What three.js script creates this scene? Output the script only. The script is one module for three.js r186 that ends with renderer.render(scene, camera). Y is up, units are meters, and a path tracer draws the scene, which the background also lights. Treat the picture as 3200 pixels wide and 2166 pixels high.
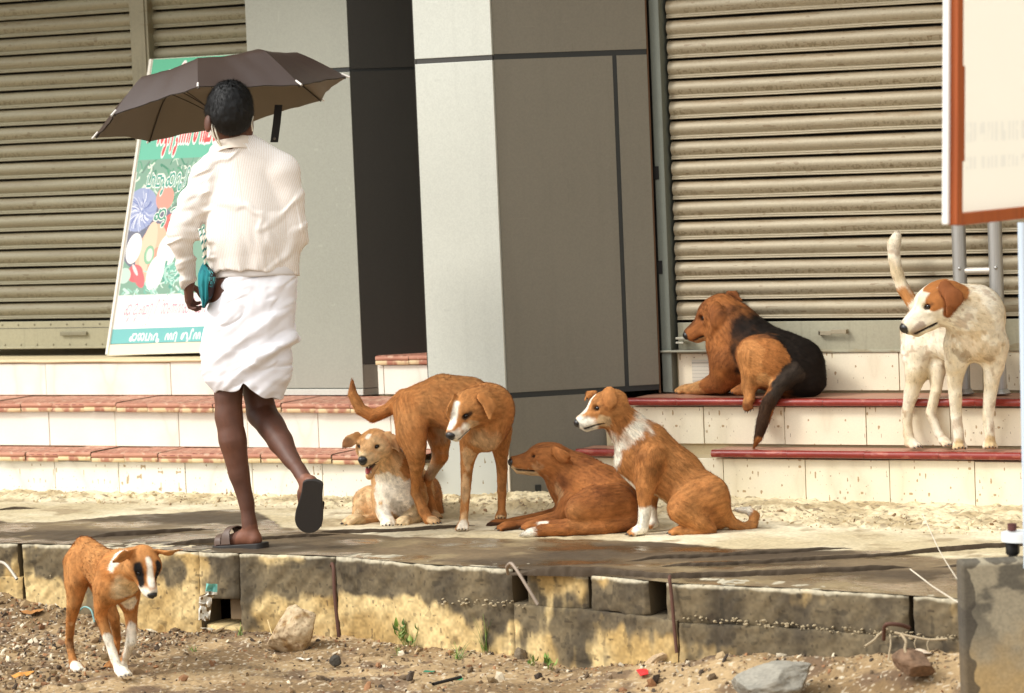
import * as THREE from 'three';
import { mergeGeometries, mergeVertices } from 'three/addons/utils/BufferGeometryUtils.js';
import { RoundedBoxGeometry } from 'three/addons/geometries/RoundedBoxGeometry.js';

// ---------- camera, sky, sun, exposure ----------
const scene = new THREE.Scene();
const camera = new THREE.PerspectiveCamera(12.75, 1024 / 693, 0.1, 3000);
camera.position.set(0, 1.39, 0);
camera.rotation.order = 'YXZ';
camera.rotation.set(THREE.MathUtils.degToRad(-3.73), THREE.MathUtils.degToRad(27), THREE.MathUtils.degToRad(-2.35));
camera.focus = 11.2; camera.userData.fStop = 4.5;
const renderer = new THREE.WebGLRenderer({ antialias: true });
renderer.toneMapping = THREE.LinearToneMapping;
renderer.toneMappingExposure = 1.42;
renderer.shadowMap.enabled = true;
const SUN = new THREE.Vector3(-0.62, 0.8, 0.62).normalize();
{
  // bright broken overcast: an even white vault, brightest round the veiled sun
  const w = 256, h = 128, data = new Float32Array(w * h * 4), d = new THREE.Vector3();
  for (let j = 0; j < h; j++) for (let i = 0; i < w; i++) {
    const lat = ((j + .5) / h - .5) * Math.PI, lon = ((i + .5) / w - .5) * 2 * Math.PI;
    d.set(Math.cos(lat) * Math.cos(lon), Math.sin(lat), Math.cos(lat) * Math.sin(lon));
    const c = Math.max(0, d.dot(SUN)), up = Math.max(0, d.y);
    const L = d.y < 0 ? .35 : .62 + .3 * up + 1.1 * Math.pow(c, 6) + .55 * Math.pow(c, 2);
    const k = (j * w + i) * 4;
    data[k] = L * .985; data[k + 1] = L; data[k + 2] = L; data[k + 3] = 1;
  }
  const sky = new THREE.DataTexture(data, w, h, THREE.RGBAFormat, THREE.FloatType);
  sky.mapping = THREE.EquirectangularReflectionMapping; sky.magFilter = sky.minFilter = THREE.LinearFilter; sky.needsUpdate = true;
  scene.background = sky; scene.environment = sky; 
}
const sun = new THREE.DirectionalLight(0xfffaf2, 1.55);
sun.name = 'sun_light';
sun.position.set(-5.5, 0, -9).addScaledVector(SUN, 20); sun.target.position.set(-5.5, 0, -9);
sun.castShadow = true; sun.shadow.radius = 24; sun.shadow.mapSize.set(2048, 2048);
Object.assign(sun.shadow.camera, { left: -6, right: 6, top: 6, bottom: -6, near: 1, far: 60 });
scene.add(sun, sun.target);

// ---------- helpers ----------
let seed = 12345;
const rnd = () => { seed = (seed + 0x6d2b79f5) | 0; let t = Math.imul(seed ^ (seed >>> 15), 1 | seed); t = (t + Math.imul(t ^ (t >>> 7), 61 | t)) ^ t; return ((t ^ (t >>> 14)) >>> 0) / 4294967296; };
const rr = (a, b) => a + (b - a) * rnd();
const V = (a) => new THREE.Vector3(a[0], a[1], a[2]);
const clamp = (x, a = 0, b = 1) => Math.min(b, Math.max(a, x));
const sst = (a, b, x) => { const t = clamp((x - a) / (b - a)); return t * t * (3 - 2 * t); };
const mix = (a, b, t) => a + (b - a) * t;
const mix3 = (a, b, t) => [mix(a[0], b[0], t), mix(a[1], b[1], t), mix(a[2], b[2], t)];
const hash = (x, y, z) => { let h = Math.imul(x, 374761393) + Math.imul(y, 668265263) + Math.imul(z, 1274126177) | 0; h = Math.imul(h ^ (h >>> 13), 1274126177); h ^= h >>> 16; return (h >>> 0) / 4294967296; };
function noise(x, y, z = 0) {                 // value noise, 0..1
  const i = Math.floor(x), j = Math.floor(y), k = Math.floor(z); let u = x - i, v = y - j, w = z - k;
  u = u * u * (3 - 2 * u); v = v * v * (3 - 2 * v); w = w * w * (3 - 2 * w);
  const l = (a, b, t) => a + (b - a) * t;
  return l(l(l(hash(i, j, k), hash(i + 1, j, k), u), l(hash(i, j + 1, k), hash(i + 1, j + 1, k), u), v), l(l(hash(i, j, k + 1), hash(i + 1, j, k + 1), u), l(hash(i, j + 1, k + 1), hash(i + 1, j + 1, k + 1), u), v), w);
}
const fbm = (x, y, z = 0, o = 4) => { let s = 0, a = .5, n = 0; for (let i = 0; i < o; i++) { s += a * noise(x, y, z); n += a; a *= .5; x = x * 2.03 + 7.1; y = y * 2.03 + 3.7; z = z * 2.03 + 1.3; } return s / n; };
const lin = (r, g, b) => { const f = (c) => { c /= 255; return c <= .04045 ? c / 12.92 : Math.pow((c + .055) / 1.055, 2.4); }; return [f(r), f(g), f(b)]; };
const toS = (c) => Math.round(255 * clamp(c <= .0031308 ? c * 12.92 : 1.055 * Math.pow(c, 1 / 2.4) - .055));
// a computed texture: f(x, y) in metres gives linear colour; covers wm x hm metres
function tex(w, h, wm, hm, f, data = false) {
  const a = new Uint8Array(w * h * 4);
  for (let j = 0; j < h; j++) for (let i = 0; i < w; i++) {
    const c = f((i + .5) / w * wm, (j + .5) / h * hm), k = (j * w + i) * 4;
    if (data) { a[k] = a[k + 1] = a[k + 2] = 255 * clamp(c); } else { a[k] = toS(c[0]); a[k + 1] = toS(c[1]); a[k + 2] = toS(c[2]); }
    a[k + 3] = 255;
  }
  const t = new THREE.DataTexture(a, w, h); t.wrapS = t.wrapT = THREE.MirroredRepeatWrapping; t.magFilter = THREE.LinearFilter; t.minFilter = THREE.LinearMipmapLinearFilter; t.generateMipmaps = true;
  if (!data) t.colorSpace = THREE.SRGBColorSpace;
  t.repeat.set(1 / wm, 1 / hm); t.needsUpdate = true; return t;
}
const mat = (c, o = {}) => { const m = new THREE.MeshStandardMaterial({ roughness: .8, ...o }); if (c) m.color.setRGB(...c); return m; };
const names = {};
const numbered = (n) => { const k = names[n] = (names[n] ?? -1) + 1; return k ? n + '_' + String(k).padStart(3, '0') : n; };
function top(o, label, category, group, kind) {
  scene.add(o); o.userData.label = label;
  if (category) o.userData.category = category;
  if (group) o.userData.group = group;
  if (kind) o.userData.kind = kind;
  return o;
}
function thing(name, label, category, group) { const o = new THREE.Group(); o.name = numbered(name); return top(o, label, category, group); }
function part(name, g, m, parent, kind) { const o = new THREE.Mesh(g, m); o.name = name; o.castShadow = o.receiveShadow = true; if (kind) o.userData.kind = kind; if (parent) parent.add(o); return o; }
function solo(name, g, m, label, category, group, kind) { const o = part(numbered(name), g, m); return top(o, label, category, group, kind); }
// box between corners with uv in metres
function box(x0, x1, y0, y1, z0, z1, r = 0) {
  const w = x1 - x0, h = y1 - y0, d = z1 - z0;
  const g = r ? new RoundedBoxGeometry(w, h, d, 2, r) : new THREE.BoxGeometry(w, h, d);
  g.translate((x0 + x1) / 2, (y0 + y1) / 2, (z0 + z1) / 2); return uvm(g);
}
function uvm(g) {                             // uv in metres by the way each face points
  if (g.index) g = g.toNonIndexed();
  const p = g.attributes.position, n = g.attributes.normal, uv = new Float32Array(p.count * 2), A = new THREE.Vector3(), B = new THREE.Vector3(), C = new THREE.Vector3();
  for (let i = 0; i < p.count; i += 3) {
    A.fromBufferAttribute(p, i); B.fromBufferAttribute(p, i + 1); C.fromBufferAttribute(p, i + 2);
    B.sub(A); C.sub(A); B.cross(C); const ax = Math.abs(B.x), ay = Math.abs(B.y), az = Math.abs(B.z);
    for (let k = i; k < i + 3; k++) { const x = p.getX(k), y = p.getY(k), z = p.getZ(k);
      uv[k * 2] = az >= ax && az >= ay ? x : ay >= ax ? x : z; uv[k * 2 + 1] = az >= ax && az >= ay ? y : ay >= ax ? z : y; }
  }
  g.setAttribute('uv', new THREE.BufferAttribute(uv, 2)); return g;
}
// profile [[z, y], ...] swept along x, uv = (x, length along profile)
function sweepX(prof, x0, x1, nx = 1, wob = null) {
  const pos = [], uv = [], idx = [], m = prof.length; let L = [0];
  for (let j = 1; j < m; j++) L.push(L[j - 1] + Math.hypot(prof[j][0] - prof[j - 1][0], prof[j][1] - prof[j - 1][1]));
  for (let i = 0; i <= nx; i++) for (let j = 0; j < m; j++) { const x = mix(x0, x1, i / nx), w = wob ? wob(x, j) : [0, 0]; pos.push(x, prof[j][1] + w[1], prof[j][0] + w[0]); uv.push(x, L[j] + prof[0][1]); }
  for (let i = 0; i < nx; i++) for (let j = 0; j < m - 1; j++) { const a = i * m + j, b = a + 1, c = a + m, d = c + 1; idx.push(a, b, c, b, d, c); }
  const g = new THREE.BufferGeometry(); g.setAttribute('position', new THREE.Float32BufferAttribute(pos, 3)); g.setAttribute('uv', new THREE.Float32BufferAttribute(uv, 2)); g.setIndex(idx); g.computeVertexNormals(); return g;
}
const tube = (pts, r, seg = 40, rad = 8) => new THREE.TubeGeometry(new THREE.CatmullRomCurve3(pts.map(V)), seg, r, rad);
const lerp1 = (tab, x) => { if (x <= tab[0][0]) return tab[0][1]; for (let i = 1; i < tab.length; i++) if (x <= tab[i][0]) return mix(tab[i - 1][1], tab[i][1], (x - tab[i - 1][0]) / (tab[i][0] - tab[i - 1][0])); return tab[tab.length - 1][1]; };

// ---------- the setting: ground, pavement, kerb ----------
const KZ = [[-30, -9.32], [-8, -9.30], [-6.87, -9.262], [-6.55, -9.278], [-5.89, -9.176], [-5.39, -9.172], [-4.99, -9.046], [-4.656, -9.001], [-4.29, -8.915], [-3.93, -8.789], [-3.54, -8.771], [-3.136, -8.696], [-2.95, -8.662], [-2, -8.55], [20, -7.5]];
const kz = (x) => lerp1(KZ, x);
const KB = [[-8, -.17], [-6.86, -.185], [-6.75, -.215], [-6.2, -.3], [-5.9, -.28], [-5.1, -.28], [-4.7, -.285], [-4.38, -.31], [-3.97, -.25], [-3.7, -.21], [-3.4, -.2], [-3.0, -.155], [-2.6, -.16], [-1, -.2]];
const rough = mat(null, {});
const stainN = (x, y, s = 1) => fbm(x * s, y * s, 4.2, 5);
function groundY(x, z) {
  const t = z - kz(x), k = lerp1(KB, x), far = -.305;
  let y = mix(k, far, sst(0, .34 + .15 * noise(x * 2.3, 5), t));
  const on = 1 - sst(1.2, 2.5, t);
  y += on * ((fbm(x * 3, z * 3, 1, 4) - .5) * .05 * sst(0, .12, t) + (fbm(x * 17, z * 17, 7, 3) - .5) * .022 + (fbm(x * 60, z * 60, 9, 2) - .5) * .010);
  return y;
}
{
  // the dirt verge runs on as one sheet to the horizon
  const axis = (a, b, step, far) => { const r = []; for (let v = a; v <= b + 1e-6; v += step) r.push(v); let s = step; let lo = a, hi = b; while (hi < far) { s *= 1.5; lo -= s; hi += s; r.unshift(lo); r.push(hi); } return r; };
  const xs = axis(-7.4, -2.4, .0085, 900), zs = axis(-9.35, -7.9, .0085, 900);
  const pos = [], uv = [], idx = [];
  for (const z of zs) for (const x of xs) { const back = z < kz(x) - .03; pos.push(x, back ? -.42 : groundY(x, z), z); uv.push(x + 8, z + 10); }
  const n = xs.length;
  for (let j = 0; j < zs.length - 1; j++) for (let i = 0; i < n - 1; i++) { const a = j * n + i; idx.push(a, a + n, a + 1, a + 1, a + n, a + n + 1); }
  const g = new THREE.BufferGeometry(); g.setAttribute('position', new THREE.Float32BufferAttribute(pos, 3)); g.setAttribute('uv', new THREE.Float32BufferAttribute(uv, 2)); g.setIndex(idx); g.computeVertexNormals();
  const map = tex(1536, 768, 6, 3, (x, y) => {
    let c = mix3(lin(122, 98, 66), lin(166, 140, 102), sst(.35, .68, fbm(x * 4, y * 6, 2, 5)));
    c = mix3(c, lin(98, 76, 56), sst(.55, .72, fbm(x * 9, y * 9, 12, 4)) * .8);
    const p = noise(x * 95, y * 95, 3); if (p > .8) c = mix3(c, lin(198, 184, 160), .6); if (p < .16) c = mix3(c, lin(72, 60, 48), .6);
    return c.map((v) => v * (.82 + .36 * noise(x * 240, y * 240, 5)));
  });
  solo('ground', g, mat(null, { map, roughness: .95 }), 'bare brown dirt verge with gravel below the concrete kerb', null, null, 'structure');
}

// pavement: cast cement, dry and sandy by the wall, wet and dark along the kerb, with open joints
const JOINTS = [ // polylines [x, z] of the open joints, width, depth
  [[[-7.606, 0, -10.090], [-7.526, 0, -10.159], [-7.359, 0, -10.268]], .016, .02],
  [[[-6.674, 0, -9.404], [-6.439, 0, -9.578], [-6.207, 0, -9.778]], .014, .02],
  [[[-6.249, 0, -9.291], [-6.066, 0, -9.416], [-5.838, 0, -9.562], [-5.638, 0, -9.716]], .020, .025],
  [[[-5.985, 0, -9.649], [-5.752, 0, -9.686], [-5.502, 0, -9.811], [-5.353, 0, -9.908], [-5.239, 0, -10.039]], .016, .02],
  [[[-4.345, 0, -9.193], [-4.185, 0, -9.316], [-3.900, 0, -9.483], [-3.625, 0, -9.670]], .016, .02],
  [[[-4.210, 0, -9.072], [-4.104, 0, -9.132], [-3.760, 0, -9.327], [-3.508, 2.22e-16, -9.497], [-3.183, 0, -9.776], [-2.911, 0, -9.941]], .026, .02],
  [[[-4.579, 0, -8.913], [-4.280, 0, -8.918], [-3.997, 0, -8.892], [-3.651, 0, -9.054], [-3.301, 0, -9.277]], .024, .03],
  [[[-3.305, 2.22e-16, -9.256], [-3.101, 0, -9.363]], .012, .015],
];
// front limit of the dry sandy cement: [x, z]
const DRY = [[-7.550, 0, -9.956], [-7.231, 0, -9.756], [-7.018, 0, -9.895], [-6.913, 0, -10.074], [-6.679, 0, -10.218], [-6.432, 0, -10.280], [-6.024, 0, -9.870], [-5.740, 0, -9.774], [-5.498, 0, -9.738], [-5.257, 0, -9.727], [-4.907, 0, -9.699], [-4.683, 0, -9.699], [-4.465, 0, -9.666], [-4.192, 0, -9.609], [-3.863, 0, -9.586], [-3.547, 0, -9.575], [-3.208, 0, -9.466], [-2.939, 0, -9.215]];
const dryZ = (x) => { const t = DRY.map((p) => [p[0], p[2]]).sort((a, b) => a[0] - b[0]); return lerp1(t, x); };
const DRYT = DRY.map((p) => [p[0], p[2]]).sort((a, b) => a[0] - b[0]);
const wet = (x, z) => sst(-.016, .020, z - lerp1(DRYT, x) + (fbm(x * 4, z * 4, 3, 4) - .5) * .22);
const bermH = [[-12, .015], [-6.5, .015], [-5.9, .015], [-5.5, .03], [-5.1, .035], [-4.6, .02], [-4.2, .008], [-3.2, .005], [2, .005]];
const bermZ = [[-12, -10.55], [-6.4, -10.5], [-5.8, -10.42], [-5.3, -10.4], [-4.9, -10.42], [-4.4, -10.35], [-3.9, -10.2], [-3.2, -10.1], [2, -10]];
function paveY(x, z) {
  const f = sst(0, .03, kz(x) - z);
  let y = f * ((fbm(x * 4, z * 4, 3, 3) - .5) * .008 + (fbm(x * 26, z * 40, 5, 3) - .5) * .006);
  const b = sst(lerp1(bermZ, x) + .06, lerp1(bermZ, x) - .02, z + (fbm(x * 8, z * 8, 2, 3) - .5) * .16);
  if (b > 0) y += b * (lerp1(bermH, x) * (.55 + .9 * (fbm(x * 6, z * 6, 8, 3) - .2)) + (fbm(x * 34, z * 34, 9, 3) - .5) * .030);
  return y;
}
{
  const x0 = -8.3, x1 = -2.5, nx = 720, nz = 260, pos = [], uv = [], idx = [], xs = [-30, -14, -9.5];
  for (let i = 0; i <= nx; i++) xs.push(mix(x0, x1, i / nx)); xs.push(-1.5, 3, 20);
  for (let j = 0; j <= nz; j++) for (const x of xs) { const z = mix(kz(x) - .006, -10.86, Math.pow(j / nz, .9)); pos.push(x, paveY(x, z), z); uv.push(x + 8.5, z + 11); }
  const n = xs.length;
  for (let j = 0; j < nz; j++) for (let i = 0; i < n - 1; i++) { const a = j * n + i; idx.push(a, a + 1, a + n, a + 1, a + n + 1, a + n); }
  const g = new THREE.BufferGeometry(); g.setAttribute('position', new THREE.Float32BufferAttribute(pos, 3)); g.setAttribute('uv', new THREE.Float32BufferAttribute(uv, 2)); g.setIndex(idx); g.computeVertexNormals();
  const grit = (x, y) => noise(x * 130, y * 130, 6);
  const map = tex(2048, 896, 6.2, 2.6, (u, v) => {
    const x = u - 8.5, z = v - 11, w = wet(x, z), n = fbm(x * 3.2, z * 3.6, 1, 5), m = fbm(x * 2.6, z * 4.4, 6, 5);
    let dry = mix3(lin(192, 176, 140), lin(224, 212, 182), sst(.3, .7, n));
    dry = mix3(dry, lin(150, 130, 98), sst(.55, .75, fbm(x * 11, z * 11, 8, 4)) * .75);
    let wt = mix3(lin(76, 62, 44), lin(118, 100, 74), sst(.34, .66, m));
    wt = mix3(wt, lin(150, 132, 98), sst(.60, .70, m * .55 + fbm(x * 9, z * 9, 16, 4) * .5) * .6);
    const c = mix3(dry, wt, w);
    const b = sst(lerp1(bermZ, x) + .06, lerp1(bermZ, x) - .02, z + (fbm(x * 8, z * 8, 2, 3) - .5) * .16);
    let sand = mix3(lin(176, 156, 118), lin(222, 206, 168), sst(.3, .62, fbm(x * 7, z * 9, 14, 4)));
    if (noise(x * 52, z * 52, 17) > .78) sand = mix3(sand, lin(112, 92, 70), .7);
    return mix3(c, sand, b * .9).map((q) => q * (.84 + .32 * grit(x, z)));
  });
  const roughnessMap = tex(1024, 448, 6.2, 2.6, (u, v) => { const w = wet(u - 8.5, v - 11); return mix(.95, .20 + .5 * sst(.38, .6, fbm(u * 5, v * 6, 3, 4)), w); }, true);
  const pm = mat(null, { map, roughnessMap, roughness: 1 }), pv = solo('pavement', g, pm, 'cement pavement, dry and sandy by the wall, wet along the kerb', null, null, 'structure');
  // layers of cement laid over one another: each ends in a low broken edge
  const face = mat(lin(76, 63, 48), { roughness: .9 });
  for (const [pl, , dp] of JOINTS) {
    const t = pl.map((p) => [p[0], p[2]]).sort((a, b) => a[0] - b[0]), xa = t[0][0], xb = t[t.length - 1][0], n = Math.ceil((xb - xa) / .008), P = [], UV = [], I = [], Q = [], J = [], m = 9;
    for (let i = 0; i <= n; i++) {
      const x = mix(xa, xb, i / n), e = sst(0, .16, Math.min(x - xa, xb - x)), z0 = lerp1(t, x) + (fbm(x * 9, 2, 7, 3) - .5) * .05 + (noise(x * 60, 5) - .5) * .008, h = dp * .62 * e * (.55 + .8 * noise(x * 6, 12));
      for (let j = 0; j < m; j++) { const k = j / (m - 1), z = z0 - .26 * (1 - k), y = paveY(x, z) + .0012 + h * Math.pow(k, 1.4) - .003 * (1 - e); P.push(x, y, z); UV.push(x + 8.5, z + 11); }
      const y1 = P[P.length - 2]; Q.push(x, y1, z0 + .0005, x, y1 - h * .5, z0 + .004 + (noise(x * 80, 9) - .5) * .006, x, paveY(x, z0) - .006, z0 + .002);
    }
    for (let i = 0; i < n; i++) { for (let j = 0; j < m - 1; j++) { const a = i * m + j; I.push(a, a + 1, a + m, a + 1, a + m + 1, a + m); } for (let j = 0; j < 2; j++) { const a = i * 3 + j; J.push(a, a + 1, a + 3, a + 1, a + 4, a + 3); } }
    const G = new THREE.BufferGeometry(); G.setAttribute('position', new THREE.Float32BufferAttribute(P, 3)); G.setAttribute('uv', new THREE.Float32BufferAttribute(UV, 2)); G.setIndex(I); G.computeVertexNormals();
    const F = new THREE.BufferGeometry(); F.setAttribute('position', new THREE.Float32BufferAttribute(Q, 3)); F.setIndex(J); F.computeVertexNormals();
    const o = part('cement_layer', G, pm, pv); part('broken_edge', F, face, o);
  }
}

// kerb: rough concrete blocks in two courses, stained dark
{
  const kerb = thing('kerb_wall', 'rough stained concrete kerb in two courses along the pavement edge', 'kerb');
  const kmap = (low) => tex(2048, 192, 6, .5625, (u, v) => {
    const x = u - 8, y = v - .45, n = fbm(x * 5, y * 7, 11, 5), h = clamp(-y / .3), right = sst(-4.1, -3.75, x), drip = (fbm(x * 30, y * 4, 21, 3) - .5) * .16;
    let base = mix3(lin(176, 146, 92), lin(216, 190, 136), sst(.3, .68, fbm(x * 7, y * 8, 41, 5)));
    base = mix3(base, mix3(lin(136, 112, 72), lin(160, 136, 94), n), right * .85);
    const grime = mix3(lin(108, 95, 72), lin(66, 58, 46), sst(.3, .7, fbm(x * 9, y * 9, 51, 5)));
    const spot = fbm(x * 3.4, y * 4.2, 61, 4) + drip, lim = mix(.60, .37, sst(.28, .72, h)) + right * .16;
    let g = sst(lim + .035, lim - .05, spot);
    let c = mix3(base, grime, clamp(g) * .95);
    c = mix3(c, lin(204, 194, 168), sst(-.016, -.006, y + (fbm(x * 26, 2, 5, 3) - .5) * .018) * .7);
    if (noise(x * 46, y * 46, 9) > .84) c = c.map((q) => q * .66);
    if (noise(x * 70, y * 70, 19) > .9) c = mix3(c, lin(60, 50, 38), .6);
    return c.map((q) => q * (.76 + .44 * noise(x * 120, y * 120, 4)));
  });
  const mUp = mat(null, { map: kmap(false), roughness: .93 }), mLow = mUp;
  function block(xa, xb, y0, y1, out, m, amp = 1, sd = 0) {
    const L = xb - xa, nx = Math.max(6, Math.round(L / .011)), D = .14, prof = [];
    const H = y1 - y0, ny = Math.max(5, Math.round(H / .011)), r = .006;
    prof.push([-D, y1], [-.06, y1], [-.025, y1], [-r, y1 - .001], [-r * .3, y1 - r * .3]);
    for (let j = 1; j < ny; j++) prof.push([0, mix(y1 - r, y0 + r, (j - .5) / (ny - 1))]);
    prof.push([-r * .3, y0 + r * .3], [-r, y0], [-D, y0]);
    const g = sweepX(prof, xa, xb, nx), p = g.attributes.position, uv = g.attributes.uv;
    for (let i = 0; i < p.count; i++) {
      let x = p.getX(i), y = p.getY(i), dz = p.getZ(i); const e = Math.min(x - xa, xb - x), ef = sst(0, .008, e);
      const f = sst(-.05, 0, dz);
      dz += f * ((fbm(x * 7, y * 7, 3 + sd, 3) - .5) * .016 + (fbm(x * 34, y * 34, 5 + sd, 4) - .5) * .018) * amp - f * (1 - ef) * .010;
      y += (fbm(x * 24, 3, 7 + sd, 3) - .6) * .010 * sst(y1 - .05, y1, y) * amp + (noise(x * 15, 9, sd) - .7) * .008 * sst(y1, y0, y) * amp;
      y = Math.min(y, y1);
      p.setXYZ(i, x, y, kz(x) + out + dz); uv.setXY(i, x + 8, p.getY(i) + .45);
    }
    // end caps
    const caps = []; const mcol = prof.length;
    for (const c of [0, nx]) { const P = [], I = []; for (let j = 0; j < mcol; j++) P.push(p.getX(c * mcol + j), p.getY(c * mcol + j), p.getZ(c * mcol + j)); for (let j = 1; j < mcol - 1; j++) c ? I.push(0, j, j + 1) : I.push(0, j + 1, j); const q = new THREE.BufferGeometry(); q.setAttribute('position', new THREE.Float32BufferAttribute(P, 3)); q.setAttribute('uv', new THREE.Float32BufferAttribute(P.filter((_, k) => k % 3 < 2).map((v, k) => k % 2 ? -.02 - .0 * v + .45 - .03 : v + 8.06), 2)); q.setIndex(I); q.computeVertexNormals(); caps.push(q); }
    g.computeVertexNormals();
    return part('kerb_block', mergeGeometries([g, ...caps]), m, kerb);
  }
  const yc = [[-9, -.12], [-6.76, -.124], [-5.9, -.13], [-5.3, -.142], [-4.84, -.12], [-4.0, -.104], [-3.47, -.12], [-2.9, -.118]], yC = (x) => lerp1(yc, x);
  const ups = [[-12, -6.80], [-4.555, -4.311], [-4.299, -4.055], [-3.985, -3.145], [-3.128, -2.2]];
  for (const [i, [a, b]] of ups.entries()) block(a, b, yC((a + b) / 2) - .006, -.001, 0, mUp, 1, i * 3);
  const lows = [[-12, -6.785], [-4.612, -3.94], [-3.936, -2.2]];
  for (const [i, [a, b]] of lows.entries()) block(a, b, -.46, yC((a + b) / 2) - .003, i ? .010 : .004, mLow, 1, 40 + i * 3);
  for (const [i, [a, b]] of [[-6.778, -5.962], [-5.788, -5.396], [-5.392, -4.618]].entries()) block(a, b, -.46, -.001, .002, mUp, 1.1, 60 + i * 3);
  block(-5.961, -5.789, -.163, -.001, .001, mUp, .8, 80);
  block(-5.958, -5.792, -.46, -.262, -.02, mLow, 1, 83);
  // the drain hole's dark back and its loose half brick
  part('drain_back', box(-5.97, -5.78, -.3, -.15, -9.42, -9.40), mat(lin(46, 38, 30)), kerb);
  const hb = box(-5.86, -5.795, -.245, -.168, -9.31, -9.225, .006); part('loose_brick', hb, mat(lin(118, 98, 72)), kerb);
  // mortar strip squeezed out between the courses
  const crumbs = [];
  for (let i = 0; i < 230; i++) {
    const right = rnd() < .72; const x = right ? rr(-3.93, -2.75) : rnd() < .75 ? rr(-4.95, -4.55) : rr(-6.8, -6.3); const s = rr(.0015, .006);
    const g = new THREE.IcosahedronGeometry(s, 0); g.scale(rr(.8, 2.0), rr(.5, 1), rr(.7, 1.2)); g.rotateY(rr(0, 6)); g.rotateZ(rr(-.5, .5)); g.translate(x, yC(x) + rr(-.007, .012), kz(x) + rr(.0, .018)); crumbs.push(g);
  }
  part('mortar_crumbs', mergeGeometries(crumbs), mat(lin(168, 152, 122), { roughness: .95 }), kerb, 'stuff');
}

// ---------- the building ----------
const grain = tex(512, 512, 1, 1, (x, y) => { const v = .86 + .14 * fbm(x * 20, y * 20, 3, 4) - (noise(x * 90, y * 90, 8) > .93 ? .10 : 0) + (noise(x * 240, y * 240, 1) - .5) * .09; return [v, v, v]; });
const panelTex = tex(1024, 1024, 1.2, 1.2, (x, y) => { let v = .90 + .12 * (fbm(x * 3, y * 2.2, 5, 4) - .5) + (noise(x * 210, y * 210, 3) - .5) * .10; if (noise(x * 50, y * 32, 12) > .955) v *= .93; v *= 1 - .035 * sst(.55, .8, fbm(x * 30, y * 1.6, 15, 3)); if (noise(x * 9 + y * 30, y * 70, 33) > .965) v *= 1.08; return [v, v, v * .995]; });
const panelTexG = tex(1024, 1024, 1.2, 1.2, (x, y) => { let v = .90 + .12 * (fbm(x * 3, y * 2.2, 5, 4) - .5) + (noise(x * 210, y * 210, 3) - .5) * .10; if (noise(x * 62 + 9, y * 24, 12) > .965) v = 1.25; return [v, v, v * .995]; });
const shutTex = tex(1024, 1024, 2, 2, (x, y) => {
  let v = .86 + .2 * (fbm(x * 3, y * 9, 2, 4) - .5) + (noise(x * 170, y * 170, 3) - .5) * .10; const st = fbm(x * 60, y * 5, 9, 3); v *= 1 - .10 * sst(.58, .75, st);
  const r = sst(.66, .74, fbm(x * 7, y * 24, 22, 4)) * .5; return mix3([v, v * .985, v * .95], [v * .72, v * .55, v * .36], r);
});
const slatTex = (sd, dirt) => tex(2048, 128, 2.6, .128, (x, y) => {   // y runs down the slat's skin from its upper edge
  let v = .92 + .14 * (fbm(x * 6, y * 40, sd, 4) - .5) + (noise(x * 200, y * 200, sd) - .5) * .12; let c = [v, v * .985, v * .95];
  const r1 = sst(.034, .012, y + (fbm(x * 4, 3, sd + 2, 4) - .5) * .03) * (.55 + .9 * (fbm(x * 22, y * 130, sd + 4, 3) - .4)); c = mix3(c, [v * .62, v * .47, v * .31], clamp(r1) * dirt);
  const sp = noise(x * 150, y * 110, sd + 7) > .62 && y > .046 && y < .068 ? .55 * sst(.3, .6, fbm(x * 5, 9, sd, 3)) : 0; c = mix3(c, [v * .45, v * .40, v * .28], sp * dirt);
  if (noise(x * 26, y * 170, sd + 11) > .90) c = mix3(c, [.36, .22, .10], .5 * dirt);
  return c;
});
const M = {
  panelGrey: mat(lin(166, 167, 154), { map: panelTexG, roughness: .55 }),
  panelLight: mat(lin(208, 210, 200), { map: panelTex, roughness: .5 }),
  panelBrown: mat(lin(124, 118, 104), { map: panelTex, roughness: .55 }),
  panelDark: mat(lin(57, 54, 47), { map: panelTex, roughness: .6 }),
  strip: mat(lin(34, 36, 34), { roughness: .45 }),
  jamb: mat(lin(108, 112, 102), { map: grain, roughness: .55 }),
  shutL: mat(lin(138, 132, 108), { map: shutTex, roughness: .6 }),
  shutR: mat(lin(166, 155, 132), { map: shutTex, roughness: .5, metalness: .15 }),
  black: mat(lin(20, 19, 17), { roughness: .9 }),
  cement: mat(lin(206, 188, 150), { map: grain, roughness: .95 }),
};
const wallBack = (x0, x1, y0, y1, z0, z1, m, p, n = 'wall') => part(n, box(x0, x1, y0, y1, z0, z1), m, p);

// riser tiles: marble-look ceramic, some chipped and splashed with mud
const mudTile = (sd, mud) => { const t = tex(384, 192, .36, .18, (x, y) => {
  const vein = Math.pow(1 - Math.abs(2 * fbm(x * 5 + sd, y * 3 + sd * 2, sd, 4) - 1), 10);
  let c = mix3(lin(238, 232, 214), lin(246, 242, 230), fbm(x * 8, y * 8, sd, 3)); c = mix3(c, lin(214, 206, 186), vein * .5);
  if (mud && noise(x * 95 + sd * 9, y * 42, sd + 4) > .93 - mud * .03) c = mix3(c, lin(156, 122, 66), .75);
  if (mud && noise(x * 200, y * 60 + sd * 5, sd + 9) > .955) c = mix3(c, lin(120, 84, 48), .8);
  return c.map((q) => q * (.97 + .05 * noise(x * 300, y * 300, 2)));
}); return mat(null, { map: t, roughness: .32 }); };
const tileClean = [1, 2, 3].map((s) => mudTile(s, 0)), tileMud = [4, 5, 6].map((s) => mudTile(s, 1)), tileBeige = [7, 8].map((s) => { const m = mudTile(s, 1); m.color.setRGB(.98, .93, .82); return m; });
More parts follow.
